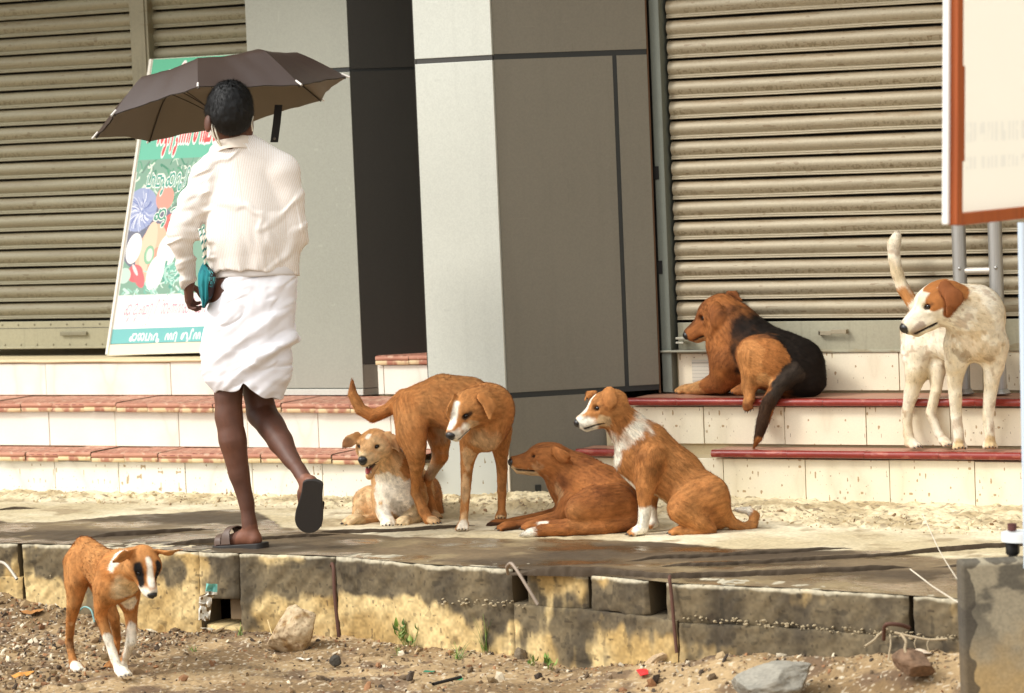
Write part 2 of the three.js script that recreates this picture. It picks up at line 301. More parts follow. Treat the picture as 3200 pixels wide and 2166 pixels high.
function riser(parent, joints, y0, y1, z, set, tilt = 1) {   // tiles between joints, each its own piece
  for (let i = 0; i < joints.length - 1; i++) {
    const a = joints[i] + .0015, b = joints[i + 1] - .0015, pr = rr(0, .004) * tilt, h = rr(-.002, .002);
    const g = box(a, b, y0 + .002, y1 - .002 + h, z - .012, z + pr, .0015); const uv = g.attributes.uv, o = rr(0, .2); for (let k = 0; k < uv.count; k++) uv.setXY(k, uv.getX(k) - a + o, uv.getY(k) - y0);
    part('riser_tile', g, set[Math.floor(rnd() * set.length)], parent);
  }
}
const steps = (x0, x1, w) => { const r = [x0]; for (let x = x0 + w; x < x1 - .05; x += w) r.push(x); r.push(x1); return r; };

// left entrance steps
const stepsL = thing('entrance_steps', 'cream tiled entrance steps with patterned terracotta edges on the left', 'steps');
{
  part('step_core', box(-30, -5.86, -.3, .145, -12, -10.715), M.cement, stepsL);
  part('step_core', box(-30, -5.86, .145, .335, -12, -10.905), M.cement, stepsL);
  part('step_core', box(-30, -6.9, .335, .498, -12, -11.206), M.cement, stepsL);
  part('step_core', box(-6.36, -5.56, .335, .498, -12, -11.24), M.cement, stepsL);
  const j1 = [-9.5, ...steps(-9.24, -7.633, .325), -7.311, -6.983, -6.66, -6.33, -6.0, -5.852].filter((v, i, a) => !i || v > a[i - 1] + .02);
  riser(stepsL, j1, -.02, .143, -10.70, tileMud, .5);
  const j2 = [-9.5, ...steps(-9.15, -7.786, .34), -7.446, -7.127, -6.79, -6.45, -6.11, -5.852].filter((v, i, a) => !i || v > a[i - 1] + .02);
  riser(stepsL, j2, .182, .333, -10.89, tileClean);
  riser(stepsL, [-9.5, -9.3, -8.66, -8.006, -7.353, -6.895], .372, .515, -11.19, tileClean);
  riser(stepsL, [-6.349, -6.32, -5.98, -5.7], .372, .497, -11.222, tileClean);
  // terracotta edge tiles: ribbed tops with rows of slots, moulded front
  const terra = (sd) => { const t = tex(192, 320, .16, .27, (x, y) => {
    let c = mix3(lin(168, 108, 86), lin(200, 148, 122), fbm(x * 14 + sd, y * 14, sd, 4));
    if (y < .215) { const row = ((y + sd * .01) % .042) / .042, col = ((x + (Math.floor(y / .042) % 2) * .02) % .04) / .04; if (row < .22 && col < .62) c = lin(128, 62, 48); }
    c = mix3(c, lin(222, 196, 166), sst(.6, .74, fbm(x * 40, y * 40, sd + 5, 4)) * .5);
    if (y > .2335) c = mix3(c, lin(228, 206, 160), sst(.30, .5, fbm(x * 30, y * 18, sd + 15, 3)) * .9);
    return c;
  }); return mat(null, { map: t, roughness: .7 }); };
  const tm = [1, 2, 3, 4].map(terra);
  const edge = (xs, h, zf, zb) => { for (let i = 0; i < xs.length - 1; i++) {
    const dy = rr(-.003, .003), dz = rr(-.004, .004), f = zf + dz, t = h + dy;
    const prof = [[zb, t], [f - .012, t], [f - .003, t - .003], [f, t - .009], [f - .001, t - .017], [f - .006, t - .0185], [f - .006, t - .0205], [f - .002, t - .022], [f - .003, t - .037], [f - .012, t - .039]];
    const g = sweepX(prof, xs[i] + .0012, xs[i + 1] - .0012, 3), uv = g.attributes.uv; const L = zf - zb; for (let k = 0; k < uv.count; k++) uv.setXY(k, uv.getX(k) - xs[i], uv.getY(k) - h + .215 - L);
    part('edge_tile', g, tm[i % 4], stepsL);
  } };
  edge([-9.5, ...steps(-9.4, -7.911, .164), -7.748, -7.582, -7.418, -7.261, ...steps(-7.1, -5.85, .164)], .37, -10.858, -11.2);
  edge([-9.5, ...steps(-9.42, -5.85, .166)], .181, -10.668, -10.9);
  edge([-6.349, -6.19, -6.03, -5.87, -5.7], .535, -11.20, -11.5);
  // worn cream threshold under the shutters
  part('threshold', sweepX([[-11.9, .528], [-11.20, .531], [-11.186, .529], [-11.178, .523], [-11.18, .516], [-11.192, .513]], -9.5, -6.895, 60, (x, j) => j > 1 ? [(noise(x * 9, j) - .5) * .003, (noise(x * 7, 3) - .5) * .003] : [0, 0]), mat(lin(222, 204, 164), { map: grain, roughness: .7 }), stepsL);
}
// right entrance steps
const stepsR = thing('entrance_steps', 'beige tiled steps with glossy red rounded edges on the right', 'steps');
{
  const redT = tex(512, 64, .6, .075, (x, y) => { let c = mix3(lin(126, 40, 34), lin(150, 60, 50), fbm(x * 9, y * 20, 3, 4)); c = mix3(c, lin(190, 120, 100), sst(.64, .76, fbm(x * 24, y * 60, 13, 4)) * .4); return c.map((q) => q * (.9 + .2 * noise(x * 160, y * 160, 4))); });
  const red = mat(null, { map: redT, roughness: .22 }), treadM = mat(lin(176, 128, 104), { map: grain, roughness: .5 });
  part('step_core', box(-5.22, 12, -.3, .164, -12, -10.835), M.cement, stepsR);
  part('step_core', box(-5.19, 12, .164, .348, -12, -10.972), M.cement, stepsR);
  part('step_core', box(-4.985, 12, .348, .545, -12, -11.22), M.cement, stepsR);
  riser(stepsR, [-5.24, -4.97, -4.633, -4.299, -3.965, -3.635, -3.3, -2.97, -2.6], -.03, .166, -10.82, tileBeige, .4);
  riser(stepsR, [-5.165, -5.1, -4.766, -4.431, -4.101, -3.770, -3.44, -3.1, -2.6], .204, .35, -10.957, tileBeige, .8);
  riser(stepsR, [-4.975, -4.71, -4.385, -4.053, -3.72, -3.39, -3.0, -2.6], .388, .537, -11.205, tileBeige, .6);
  part('base_ledge', box(-5.1, 3, -.12, -.006, -10.84, -10.795, .004), M.cement, stepsR);
  const bull = (x0, x1, h, zf, zb) => { const r = .0145, prof = [[zb, h - .004], [zf - .045, h - .003], [zf - .04, h], [zf - r, h]]; for (let i = 1; i <= 8; i++) { const t = Math.PI * i / 8; prof.push([zf - r + r * Math.sin(t), h - r + r * Math.cos(t)]); } prof.push([zf - .04, h - 2 * r]); return sweepX(prof, x0 + .0006, x1 - .0006, 6); };
  const tread = (x0, x1, h, zf, zb) => part('tread', box(x0, x1, h - .02, h - .0035, zb, zf - .04), treadM, stepsR);
  for (const [h, zf, zb, xs] of [[.384, -10.918, -11.2, [-5.076, -4.86, -4.56, -4.26, -3.96, -3.66, -3.36, -3.06, -2.6]], [.2, -10.785, -10.95, [-4.668, -4.36, -4.05, -3.76, -3.45, -3.15, -2.85, -2.6]], [.2, -10.775, -10.95, [-5.235, -5.03, -4.87]]]) {
    for (let i = 0; i < xs.length - 1; i++) part('red_edge', bull(xs[i], xs[i + 1], h + rr(-.001, .001), zf, zf - .05), red, stepsR);
    tread(xs[0], xs[xs.length - 1], h, zf, zb);
  }
}

// columns clad in flat sheet panels
const SD = [.769, -.639];                                   // plan direction of the splayed faces
function splay(name, x, z, s0, s1, y0, y1, m, p, t = .012, proud = 0) {
  const len = s1 - s0, g = box(s0, s1, y0, y1, -t, 0); // local: x along the face, z outwards
  const nx = .639, nz = .769, P = g.attributes.position;
  for (let i = 0; i < P.count; i++) { const s = P.getX(i), o = P.getZ(i) + proud; P.setXYZ(i, x + SD[0] * s + nx * o, P.getY(i), z + SD[1] * s + nz * o); }
  g.computeVertexNormals(); return part(name, g, m, p);
}
{
  const c = thing('column', 'pale grey clad column between the left shutters and the dark recess', 'column');
  part('core', box(-6.885, -6.42, .37, 5, -11.6, -11.21), M.black, c);
  part('front_panel', box(-6.893, -6.403, .402, 1.716, -11.21, -11.19, .002), M.panelGrey, c);
  part('front_panel', box(-6.893, -6.403, 1.735, 3.3, -11.21, -11.19, .002), M.panelGrey, c);
  part('joint_strip', box(-6.893, -6.405, 1.716, 1.735, -11.206, -11.194), M.strip, c);
  part('base_trim', box(-6.893, -6.403, .373, .399, -11.21, -11.186, .002), M.panelLight, c);
  part('side_return', box(-6.895, -6.885, .52, 3.3, -11.5, -11.192), M.panelGrey, c);
  splay('side_panel', -6.403, -11.192, .002, .085, .402, .50, M.panelBrown, c);  // same cladding as the dark panel above; riser bounce light put into its colour
  splay('base_trim', -6.403, -11.192, .002, .088, .373, .399, M.panelBrown, c, .014, .003);
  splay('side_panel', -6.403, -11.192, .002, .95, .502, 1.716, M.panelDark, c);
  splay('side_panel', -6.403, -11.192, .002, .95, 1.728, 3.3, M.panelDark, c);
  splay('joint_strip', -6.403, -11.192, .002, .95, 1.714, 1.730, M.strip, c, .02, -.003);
  const d = thing('column', 'white and brown clad column with black strips beside the right shutter', 'column');
  part('core', box(-5.84, -5.56, -.3, 5, -11.6, -10.76), M.black, d);
  part('front_panel', box(-5.846, -5.505, .432, 1.718, -10.755, -10.735, .002), M.panelLight, d);
  part('front_panel', box(-5.846, -5.505, 1.738, 3.3, -10.755, -10.735, .002), M.panelLight, d);
  part('front_panel', box(-5.846, -5.516, .004, .418, -10.757, -10.735, .002), mat(lin(200, 202, 192), { roughness: .5, map: tex(512, 512, .6, .6, (x, y) => { let v = .92 + .1 * (fbm(x * 6, y * 6, 5, 4) - .5); let c = [v, v, v]; if (noise(x * 95, y * 60, 8) > .93) c = [.42, .30, .16]; return c; }) }), d);
  part('corner_strip', box(-5.514, -5.506, .01, .418, -10.752, -10.738), mat(lin(236, 226, 206), { roughness: .5 }), d);
  part('joint_strip', box(-5.846, -5.506, 1.718, 1.738, -10.752, -10.739), mat(lin(64, 62, 58), { roughness: .4 }), d);
  part('joint_strip', box(-5.846, -5.506, .418, .432, -10.752, -10.741), M.strip, d);
  part('side_panel', box(-5.85, -5.842, .0, 3.3, -11.4, -10.737), M.panelDark, d);
  const X = -5.505, Z = -10.742;
  splay('splay_panel', X, Z, .004, .396, .0, .400, M.panelBrown, d);
  splay('end_trim', X, Z, .396, .412, .19, .40, M.strip, d, .012, -.002);
  splay('base_strip', X, Z, .098, .122, -.02, .055, M.strip, d, .01, .004);
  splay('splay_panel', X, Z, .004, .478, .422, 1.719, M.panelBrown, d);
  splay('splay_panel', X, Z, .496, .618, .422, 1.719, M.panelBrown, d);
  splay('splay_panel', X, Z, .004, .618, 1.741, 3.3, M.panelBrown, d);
  splay('joint_strip', X, Z, .004, .618, 1.719, 1.741, M.strip, d, .02, -.004);
  splay('joint_strip', X, Z, .004, .618, .400, .422, M.strip, d, .02, -.004);
  splay('joint_strip', X, Z, .478, .496, .422, 1.719, M.strip, d, .02, -.004);
  splay('edge_bead', X, Z, .620, .626, .386, 3.3, mat(lin(96, 68, 44)), d, .01, -.006);
  // shutter guide standing at the column's end, with two latch slots
  const j = thing('shutter_guide', 'grey green steel guide channel at the left side of the right shutter', 'guide');
  part('channel', box(-5.028, -4.985, .386, 3.3, -11.26, -11.166, .003), M.jamb, j);
  for (const y of [1.228, .856]) part('latch_slot', box(-5.032, -5.010, y, y + .052, -11.18, -11.162), M.black, j);
}
// dark recess between the columns
{
  const r = thing('recess_door', 'dark panelled door deep in the recess between the columns', 'door');
  part('door_panel', box(-6.2, -5.3, .5, 3.3, -12.1, -12.0, .003), M.panelDark, r);
}
// building body and the floor slab that juts out above the shop fronts
{
  const b = thing('shop_building', 'two storey shop front wall above the rolling shutters', 'building');
  part('wall', box(-30, 12, 3.3, 7, -16, -11.35), mat(lin(196, 190, 172), { map: grain }), b);
  part('wall', box(-30, 12, -.3, 3.3, -16, -12.2), mat(lin(120, 114, 100), { map: grain }), b);
  part('canopy_slab', box(-30, 12, 3.3, 3.45, -11.35, -10.1, .01), mat(lin(200, 196, 182), { map: grain }), b);
}
// rolling shutters: every slat a piece
const slatProf = (p) => { const a = []; const H = p * .65; a.push([-.014, p]); a.push([-.012, p - .001]); for (let i = 0; i <= 10; i++) { const t = i / 10; a.push([-.006 + .0150 * Math.sin(Math.PI * (.06 + .90 * t)), p - .004 - H * t]); }
  const b = p - .004 - H; a.push([-.0035, b - .001], [.001, b - .003], [.003, b - .006], [.0005, b - .0085], [.001, b - .0095], [.0045, b - .012], [.0042, b - .0145], [.001, b - .0158], [-.018, b - .0150]); return a; };
function shutter(name, label, x0, x1, z, ySlat0, pitch, n, m, railY0, railY1, group) {
  const s = thing(name, label, 'shutter', group);
  const prof = slatProf(pitch), gs = [0, 1, 2, 3, 4].map((k) => { const g = sweepX(prof, x0, x1, 40, (x, j) => [(noise(x * 3, k * 7) - .5) * .003, (noise(x * 2.2, 3 + k * 5) - .5) * .0035]), uv = g.attributes.uv; for (let i = 0; i < uv.count; i++) uv.setXY(i, uv.getX(i) - x0 + k * .37, uv.getY(i) - pitch); return g; });
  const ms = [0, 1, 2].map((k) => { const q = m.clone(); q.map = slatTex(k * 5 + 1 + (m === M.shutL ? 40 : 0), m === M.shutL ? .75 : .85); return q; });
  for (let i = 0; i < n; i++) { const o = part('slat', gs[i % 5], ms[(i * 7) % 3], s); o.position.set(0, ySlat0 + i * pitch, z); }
  part('backing', box(x0, x1, railY0, ySlat0 + n * pitch, z - .05, z - .03), M.black, s);
  const rail = part('bottom_rail', box(x0, x1, railY0, railY1, z - .012, z + .004, .002), m === M.shutL ? mat(lin(170, 164, 136), { map: shutTex, roughness: .6 }) : mat(lin(176, 172, 150), { map: shutTex, roughness: .55, metalness: .1 }), s);
  part('rail_lip', box(x0, x1, railY0 - .004, railY0 + .006, z - .012, z + .012, .002), rail.material, rail);
  return [s, rail];
}
{
  const rivet = (p, x, y, z) => { const g = new THREE.SphereGeometry(.0045, 8, 6); g.scale(1, 1, .6); const o = part('rivet', g, M.shutL, p); o.position.set(x, y, z); };
  const [a, ra] = shutter('rolling_shutter', 'closed ribbed steel shutter at the far left with riveted bottom rail', -9.4, -7.578, -11.39, .689, .0787, 33, M.shutL, .568, .686, 'shutters on the left');
  for (let i = 0; i < 16; i++) for (const y of [.672, .582]) rivet(ra, -8.37 + i * .0878 + (y < .6 ? .01 : 0), y, -11.385);
  part('rail_seam', box(-9.4, -7.578, .655, .657, -11.388, -11.385), M.strip, ra);
  part('handle', mergeGeometries([box([-8.050, 0.6483, -11.390][0], [-7.908, 0.6469, -11.390][0], .622, .638, -11.378, -11.373, .002), box([-8.045, 0.6482, -11.390][0], [-8.026, 0.648, -11.390][0], .622, .638, -11.388, -11.374), box([-7.932, 0.6471, -11.390][0], [-7.911, 0.6469, -11.390][0], .622, .638, -11.388, -11.374)]), M.shutL, ra);
  shutter('rolling_shutter', 'closed ribbed steel shutter behind the green poster', -7.488, -6.88, -11.39, .689, .0787, 33, M.shutL, .568, .686, 'shutters on the left');
  const p = thing('shutter_guide', 'olive steel post between the two left shutters', 'guide');
  part('channel', box(-7.58, -7.487, .533, 3.3, -11.42, -11.345, .003), M.shutL, p); part('channel_lip', box(-7.566, -7.5, .533, 3.3, -11.345, -11.339, .002), M.shutL, p);
  const [c, rc] = shutter('rolling_shutter', 'wide closed ribbed steel shutter above the right steps', -4.972, -2.6, -11.21, .662, .0792, 34, M.shutR, .541, .659);
  const hx0 = [-4.371, 0.6227, -11.210][0], hx1 = [-4.255, 0.6216, -11.210][0], hm = (hx0 + hx1) / 2;
  part('handle', mergeGeometries([box(hx0, hm - .004, .606, .622, -11.19, -11.186, .001), box(hm - .004, hx1, .611, .627, -11.186, -11.181, .001), box(hx0, hx0 + .006, .606, .622, -11.207, -11.186), box(hx1 - .006, hx1, .611, .627, -11.207, -11.184)]), M.shutR, rc);
  // lock bar bolted across the shutter's foot behind the dark dog
  const lb = thing('lock_bar', 'rusty steel lock bar poking out beside the lying black backed dog', 'lock');
  part('bar', box(-5.03, -4.70, .545, .553, -11.2, -11.155, .002), mat(lin(150, 148, 132), { roughness: .5, metalness: .4 }), lb);
  part('hasp', mergeGeometries([box(-4.958, -4.915, .597, .605, -11.19, -11.15, .001), box(-4.958, -4.925, .580, .587, -11.19, -11.15, .001)]), mat(lin(186, 184, 168), { metalness: .5, roughness: .4 }), lb);
  const n = solo('paper_notice', box([-4.913, 0.4891, -11.200][0], [-4.764, 0.4884, -11.200][0], .425, .512, -11.201, -11.198), mat(null, { roughness: .9, map: tex(128, 128, .2, .1, (x, y) => { let c = lin(214, 208, 192); if ((y % .014) < .002 && y > .01) c = lin(170, 164, 150); return c; }) }), 'torn white paper notice stuck on the riser behind the black backed dog', 'paper');
}

// ---------- bodies: capsules and ellipsoids joined by a smooth minimum, skinned with surface nets ----------
// a primitive: {a, b, ra, rb, k, n (flatten axis), s (flatten factor)} or {c, r:[x,y,z], B:[3 axes], k}
const sub3 = (a, b) => [a[0] - b[0], a[1] - b[1], a[2] - b[2]], add3 = (a, b) => [a[0] + b[0], a[1] + b[1], a[2] + b[2]], mul3 = (a, s) => [a[0] * s, a[1] * s, a[2] * s];
const dot3 = (a, b) => a[0] * b[0] + a[1] * b[1] + a[2] * b[2], len3 = (a) => Math.hypot(a[0], a[1], a[2]), nor3 = (a) => mul3(a, 1 / (len3(a) || 1));
const crs3 = (a, b) => [a[1] * b[2] - a[2] * b[1], a[2] * b[0] - a[0] * b[2], a[0] * b[1] - a[1] * b[0]];
function basis(f, u) { const z = nor3(f), x = nor3(crs3(u, z)); return [x, crs3(z, x), z]; }   // lateral, up, forward
const loc = (o, B, x, y, z) => [o[0] + B[0][0] * x + B[1][0] * y + B[2][0] * z, o[1] + B[0][1] * x + B[1][1] * y + B[2][1] * z, o[2] + B[0][2] * x + B[1][2] * y + B[2][2] * z];
const cone = (a, ra, b, rb, k = .02, o = {}) => ({ a, b, ra, rb, k, ...o });
const ell = (c, r, B, k = .02, o = {}) => ({ c, r, B, k, ...o });
function dPrim(q, x, y, z) {
  if (q.segs) { let d = 1e3; const k = q.kc; for (const g of q.segs) { const e = dPrim(g, x, y, z), h = Math.max(0, k - Math.abs(d - e)) / k; d = Math.min(d, e) - h * h * k * .12; } return d; }
  if (q.c) {
    const dx = x - q.c[0], dy = y - q.c[1], dz = z - q.c[2], [X, Y, Z] = q.B, r = q.r;
    const u = (dx * X[0] + dy * X[1] + dz * X[2]) / r[0], v = (dx * Y[0] + dy * Y[1] + dz * Y[2]) / r[1], w = (dx * Z[0] + dy * Z[1] + dz * Z[2]) / r[2];
    const k0 = Math.sqrt(u * u + v * v + w * w), k1 = Math.sqrt(u * u / (r[0] * r[0]) + v * v / (r[1] * r[1]) + w * w / (r[2] * r[2]));
    return k1 < 1e-9 ? -Math.min(r[0], r[1], r[2]) : k0 * (k0 - 1) / k1;
  }
  let a = q.a, px = x - a[0], py = y - a[1], pz = z - a[2], bx = q.b[0] - a[0], by = q.b[1] - a[1], bz = q.b[2] - a[2];
  if (q.n) { const n = q.n, f = 1 / q.s - 1; let t = (px * n[0] + py * n[1] + pz * n[2]) * f; px += n[0] * t; py += n[1] * t; pz += n[2] * t; t = (bx * n[0] + by * n[1] + bz * n[2]) * f; bx += n[0] * t; by += n[1] * t; bz += n[2] * t; }
  const l2 = bx * bx + by * by + bz * bz || 1e-9, rd = q.ra - q.rb, a2 = Math.max(1e-9, l2 - rd * rd), yy = px * bx + py * by + pz * bz, zz = yy - l2;
  const cx = px * l2 - bx * yy, cy = py * l2 - by * yy, cz = pz * l2 - bz * yy, x2 = cx * cx + cy * cy + cz * cz, y2 = yy * yy * l2, z2 = zz * zz * l2, kk = Math.sign(rd) * rd * rd * x2;
  let d;
  if (Math.sign(zz) * a2 * z2 > kk) d = Math.sqrt(x2 + z2) / l2 - q.rb;
  else if (Math.sign(yy) * a2 * y2 < kk) d = Math.sqrt(x2 + y2) / l2 - q.ra;
  else d = (Math.sqrt(x2 * a2 / l2) + yy * rd) / l2 - q.ra;
  return q.n ? d * Math.max(q.s, .55) : d;
}
function field(list, cuts, disp) {
  return (x, y, z, L = list) => {
    let d = 1e3;
    for (const q of L) { const e = dPrim(q, x, y, z), h = Math.max(0, q.k - Math.abs(d - e)) / q.k; d = Math.min(d, e) - h * h * q.k * .25; }
    if (cuts) for (const q of cuts) { const e = -dPrim(q, x, y, z), h = Math.max(0, q.k - Math.abs(d - e)) / q.k; d = Math.max(d, e) + h * h * q.k * .25; }
    if (disp && Math.abs(d) < .04) d += disp(x, y, z);
    return d;
  };
}
function skin(list, h, { cuts = null, disp = null, pad = .02 } = {}) {
  const lo = [1e9, 1e9, 1e9], hi = [-1e9, -1e9, -1e9];
  for (const q of list.flatMap((v) => v.segs || [v])) for (const [p, r] of q.c ? [[q.c, Math.max(...q.r)]] : [[q.a, q.ra], [q.b, q.rb]]) for (let i = 0; i < 3; i++) { lo[i] = Math.min(lo[i], p[i] - r - pad); hi[i] = Math.max(hi[i], p[i] + r + pad); }
  const N = [0, 1, 2].map((i) => Math.ceil((hi[i] - lo[i]) / h) + 2), f = field(list, cuts, disp), W = 9, bn = N.map((n) => Math.ceil(n / 8));
  const val = new Float32Array(N[0] * N[1] * N[2]).fill(NaN), at = (i, j, k) => (k * N[1] + j) * N[0] + i, near = [], R = 8 * h * .87 + h;
  for (let bk = 0; bk < bn[2]; bk++) for (let bj = 0; bj < bn[1]; bj++) for (let bi = 0; bi < bn[0]; bi++) {
    const c = [lo[0] + (bi * 8 + 4) * h, lo[1] + (bj * 8 + 4) * h, lo[2] + (bk * 8 + 4) * h], ds = list.map((q) => dPrim(q, ...c)), m = Math.min(...ds);
    if (m > R * 1.5 + .03 || m < -R * 2.2 - .05) continue;
    const L = list.filter((q, i) => ds[i] < m + 2 * R + .05 + q.k);
    near[(bk * bn[1] + bj) * bn[0] + bi] = L;
    for (let k = bk * 8; k <= Math.min(bk * 8 + 8, N[2] - 1); k++) for (let j = bj * 8; j <= Math.min(bj * 8 + 8, N[1] - 1); j++) for (let i = bi * 8; i <= Math.min(bi * 8 + 8, N[0] - 1); i++) {
      const q = at(i, j, k); if (val[q] !== val[q]) val[q] = f(lo[0] + i * h, lo[1] + j * h, lo[2] + k * h, L);
    }
  }
  const vid = new Int32Array(val.length).fill(-1), pos = [], nrm = [], idx = [], src = [];
  const E = [[0, 1], [0, 2], [0, 4], [1, 3], [1, 5], [2, 3], [2, 6], [3, 7], [4, 5], [4, 6], [5, 7], [6, 7]], g = new Float64Array(8);
  for (let k = 0; k < N[2] - 1; k++) for (let j = 0; j < N[1] - 1; j++) for (let i = 0; i < N[0] - 1; i++) {
    let neg = 0, bad = false;
    for (let c = 0; c < 8; c++) { const v = val[at(i + (c & 1), j + (c >> 1 & 1), k + (c >> 2))]; if (v !== v) { bad = true; break; } g[c] = v; if (v < 0) neg++; }
    if (bad || !neg || neg === 8) continue;
    let x = 0, y = 0, z = 0, n = 0;
    for (const [a, b] of E) if (g[a] < 0 !== g[b] < 0) { const t = g[a] / (g[a] - g[b]); x += mix(a & 1, b & 1, t); y += mix(a >> 1 & 1, b >> 1 & 1, t); z += mix(a >> 2, b >> 2, t); n++; }
    vid[at(i, j, k)] = pos.length / 3;
    let P = [lo[0] + (i + x / n) * h, lo[1] + (j + y / n) * h, lo[2] + (k + z / n) * h];
    const L = near[((k >> 3) * bn[1] + (j >> 3)) * bn[0] + (i >> 3)] || list, e = h * .4;
    const d1 = f(P[0] + e, P[1] - e, P[2] - e, L), d2 = f(P[0] - e, P[1] - e, P[2] + e, L), d3 = f(P[0] - e, P[1] + e, P[2] - e, L), d4 = f(P[0] + e, P[1] + e, P[2] + e, L);
    const G = [d1 - d2 - d3 + d4, -d1 - d2 + d3 + d4, -d1 + d2 - d3 + d4], nn = nor3(G);
    pos.push(...P); nrm.push(...nn);
    let best = null, bd = 1e9; for (const q of L) { const d = dPrim(q, ...P); if (d < bd) { bd = d; best = q; } } if (best && best.segs) { let b2 = null, e2 = 1e9; for (const g of best.segs) { const d = dPrim(g, ...P); if (d < e2) { e2 = d; b2 = g; } } best = b2; } src.push(best);
  }
  const quad = (a, b, c, d, flip) => { if (a < 0 || b < 0 || c < 0 || d < 0) return; flip ? idx.push(a, c, b, b, c, d) : idx.push(a, b, c, b, d, c); };
  for (let k = 1; k < N[2] - 1; k++) for (let j = 1; j < N[1] - 1; j++) for (let i = 1; i < N[0] - 1; i++) {
    const v = val[at(i, j, k)] < 0, q = (x, y, z) => vid[at(i - x, j - y, k - z)];
    if (v !== (val[at(i + 1, j, k)] < 0)) quad(q(0, 1, 1), q(0, 0, 1), q(0, 1, 0), q(0, 0, 0), !v);
    if (v !== (val[at(i, j + 1, k)] < 0)) quad(q(1, 0, 1), q(0, 0, 1), q(1, 0, 0), q(0, 0, 0), v);
    if (v !== (val[at(i, j, k + 1)] < 0)) quad(q(1, 1, 0), q(0, 1, 0), q(1, 0, 0), q(0, 0, 0), !v);
  }
  const G = new THREE.BufferGeometry(); G.setAttribute('position', new THREE.Float32BufferAttribute(pos, 3)); G.setAttribute('normal', new THREE.Float32BufferAttribute(nrm, 3)); G.setIndex(idx);
  return { g: G, src };
}
// colours every vertex: base coat, then patches laid over it in turn; edges of patches broken up by noise
function coat(s, base, patches, { grain = .22, sd = 0, fine = 190 } = {}) {
  const p = s.g.attributes.position, n = s.g.attributes.normal, col = new Float32Array(p.count * 3);
  for (let i = 0; i < p.count; i++) {
    const x = p.getX(i), y = p.getY(i), z = p.getZ(i), e = (fbm(x * 40, y * 40, z * 40, 3) - .5), m = fbm(x * 13 + sd, y * 13, z * 13, 3) - .5;
    let c = typeof base === 'function' ? base(x, y, z, m, e) : base;
    for (const q of patches) {
      const d = dPrim(q, x, y, z) + (e * (q.rag ?? .014)) + m * (q.rag ?? .014); let t = sst(q.soft ?? .0035, -(q.soft ?? .0035), d) * (q.op ?? 1);
      if (q.face) { const f = q.face; t *= sst(q.f0 ?? -.1, q.f1 ?? .2, n.getX(i) * f[0] + n.getY(i) * f[1] + n.getZ(i) * f[2]); }
      if (t > 0) c = mix3(c, q.col, t);
    }
    const q0 = s.src[i], fl = q0 && nor3(q0.flow || (q0.c ? q0.B[2] : sub3(q0.b, q0.a))), pp = [x, y, z], al = fl ? dot3(pp, fl) : 0, pr = fl ? sub3(pp, mul3(fl, al)) : pp;
    const g = 1 + (noise(al * 34 + 5, (pr[0] + pr[2] * .6) * 175, (pr[1] - pr[2] * .5) * 175) - .5) * grain * 1.5 + (noise(x * fine, y * fine, z * fine) - .5) * grain * .6 + m * grain * 1.1;
    col[i * 3] = c[0] * g; col[i * 3 + 1] = c[1] * g; col[i * 3 + 2] = c[2] * g;
  }
  s.g.setAttribute('color', new THREE.BufferAttribute(col, 3)); return s;
}
// short hair lying along the limbs: thin blades rooted in the skin, coloured like the coat under them
function hair(s, count, len, { lift = .28, w = .0016, sd = 1, skip = null, longer = null } = {}) {
  const P = s.g.attributes.position, N = s.g.attributes.normal, C = s.g.attributes.color, I = s.g.index.array, nt = I.length / 3, pos = [], nrm = [], col = [];
  const keep = seed; seed = sd * 7919 + 13;
  for (let c = 0; c < count; c++) {
    const t = Math.floor(rnd() * nt) * 3; let u = rnd(), v = rnd(); if (u + v > 1) { u = 1 - u; v = 1 - v; }
    const i0 = I[t], i1 = I[t + 1], i2 = I[t + 2], q = s.src[i0]; const g = (A, k) => A.array[i0 * 3 + k] * (1 - u - v) + A.array[i1 * 3 + k] * u + A.array[i2 * 3 + k] * v;
    if (!q || q.bald) continue;
    const p = [g(P, 0), g(P, 1), g(P, 2)], n = nor3([g(N, 0), g(N, 1), g(N, 2)]); if (skip && skip(p, n)) continue;
    let f = q.flow || (q.c ? mul3(q.B[2], -1) : sub3(q.b, q.a)); f = nor3(add3(nor3(f), [rr(-.25, .25), rr(-.35, .1), rr(-.25, .25)])); f = sub3(f, mul3(n, dot3(f, n))); f = nor3(f);
    const L = len * (q.fur ?? 1) * rr(.6, 1.3) * (longer ? longer(p) : 1), lf = lift * (rnd() < .18 ? rr(1.5, 3.5) : rr(.3, 1.4)), d = nor3(add3(f, mul3(n, lf))), sd3 = mul3(nor3(crs3(d, n)), w * .5 * rr(.7, 1.3)), r0 = sub3(p, mul3(n, .0012));
    const tip = add3(p, mul3(d, L)); pos.push(...sub3(r0, sd3), ...add3(r0, sd3), ...tip); const br = rnd() < .13 ? rr(.45, .7) : rr(.72, 1.34);
    for (let k = 0; k < 3; k++) { nrm.push(...n); col.push(g(C, 0) * br, g(C, 1) * br, g(C, 2) * br); }
  }
  seed = keep;
  const G = new THREE.BufferGeometry(); G.setAttribute('position', new THREE.Float32BufferAttribute(pos, 3)); G.setAttribute('normal', new THREE.Float32BufferAttribute(nrm, 3)); G.setAttribute('color', new THREE.Float32BufferAttribute(col, 3)); return G;
}

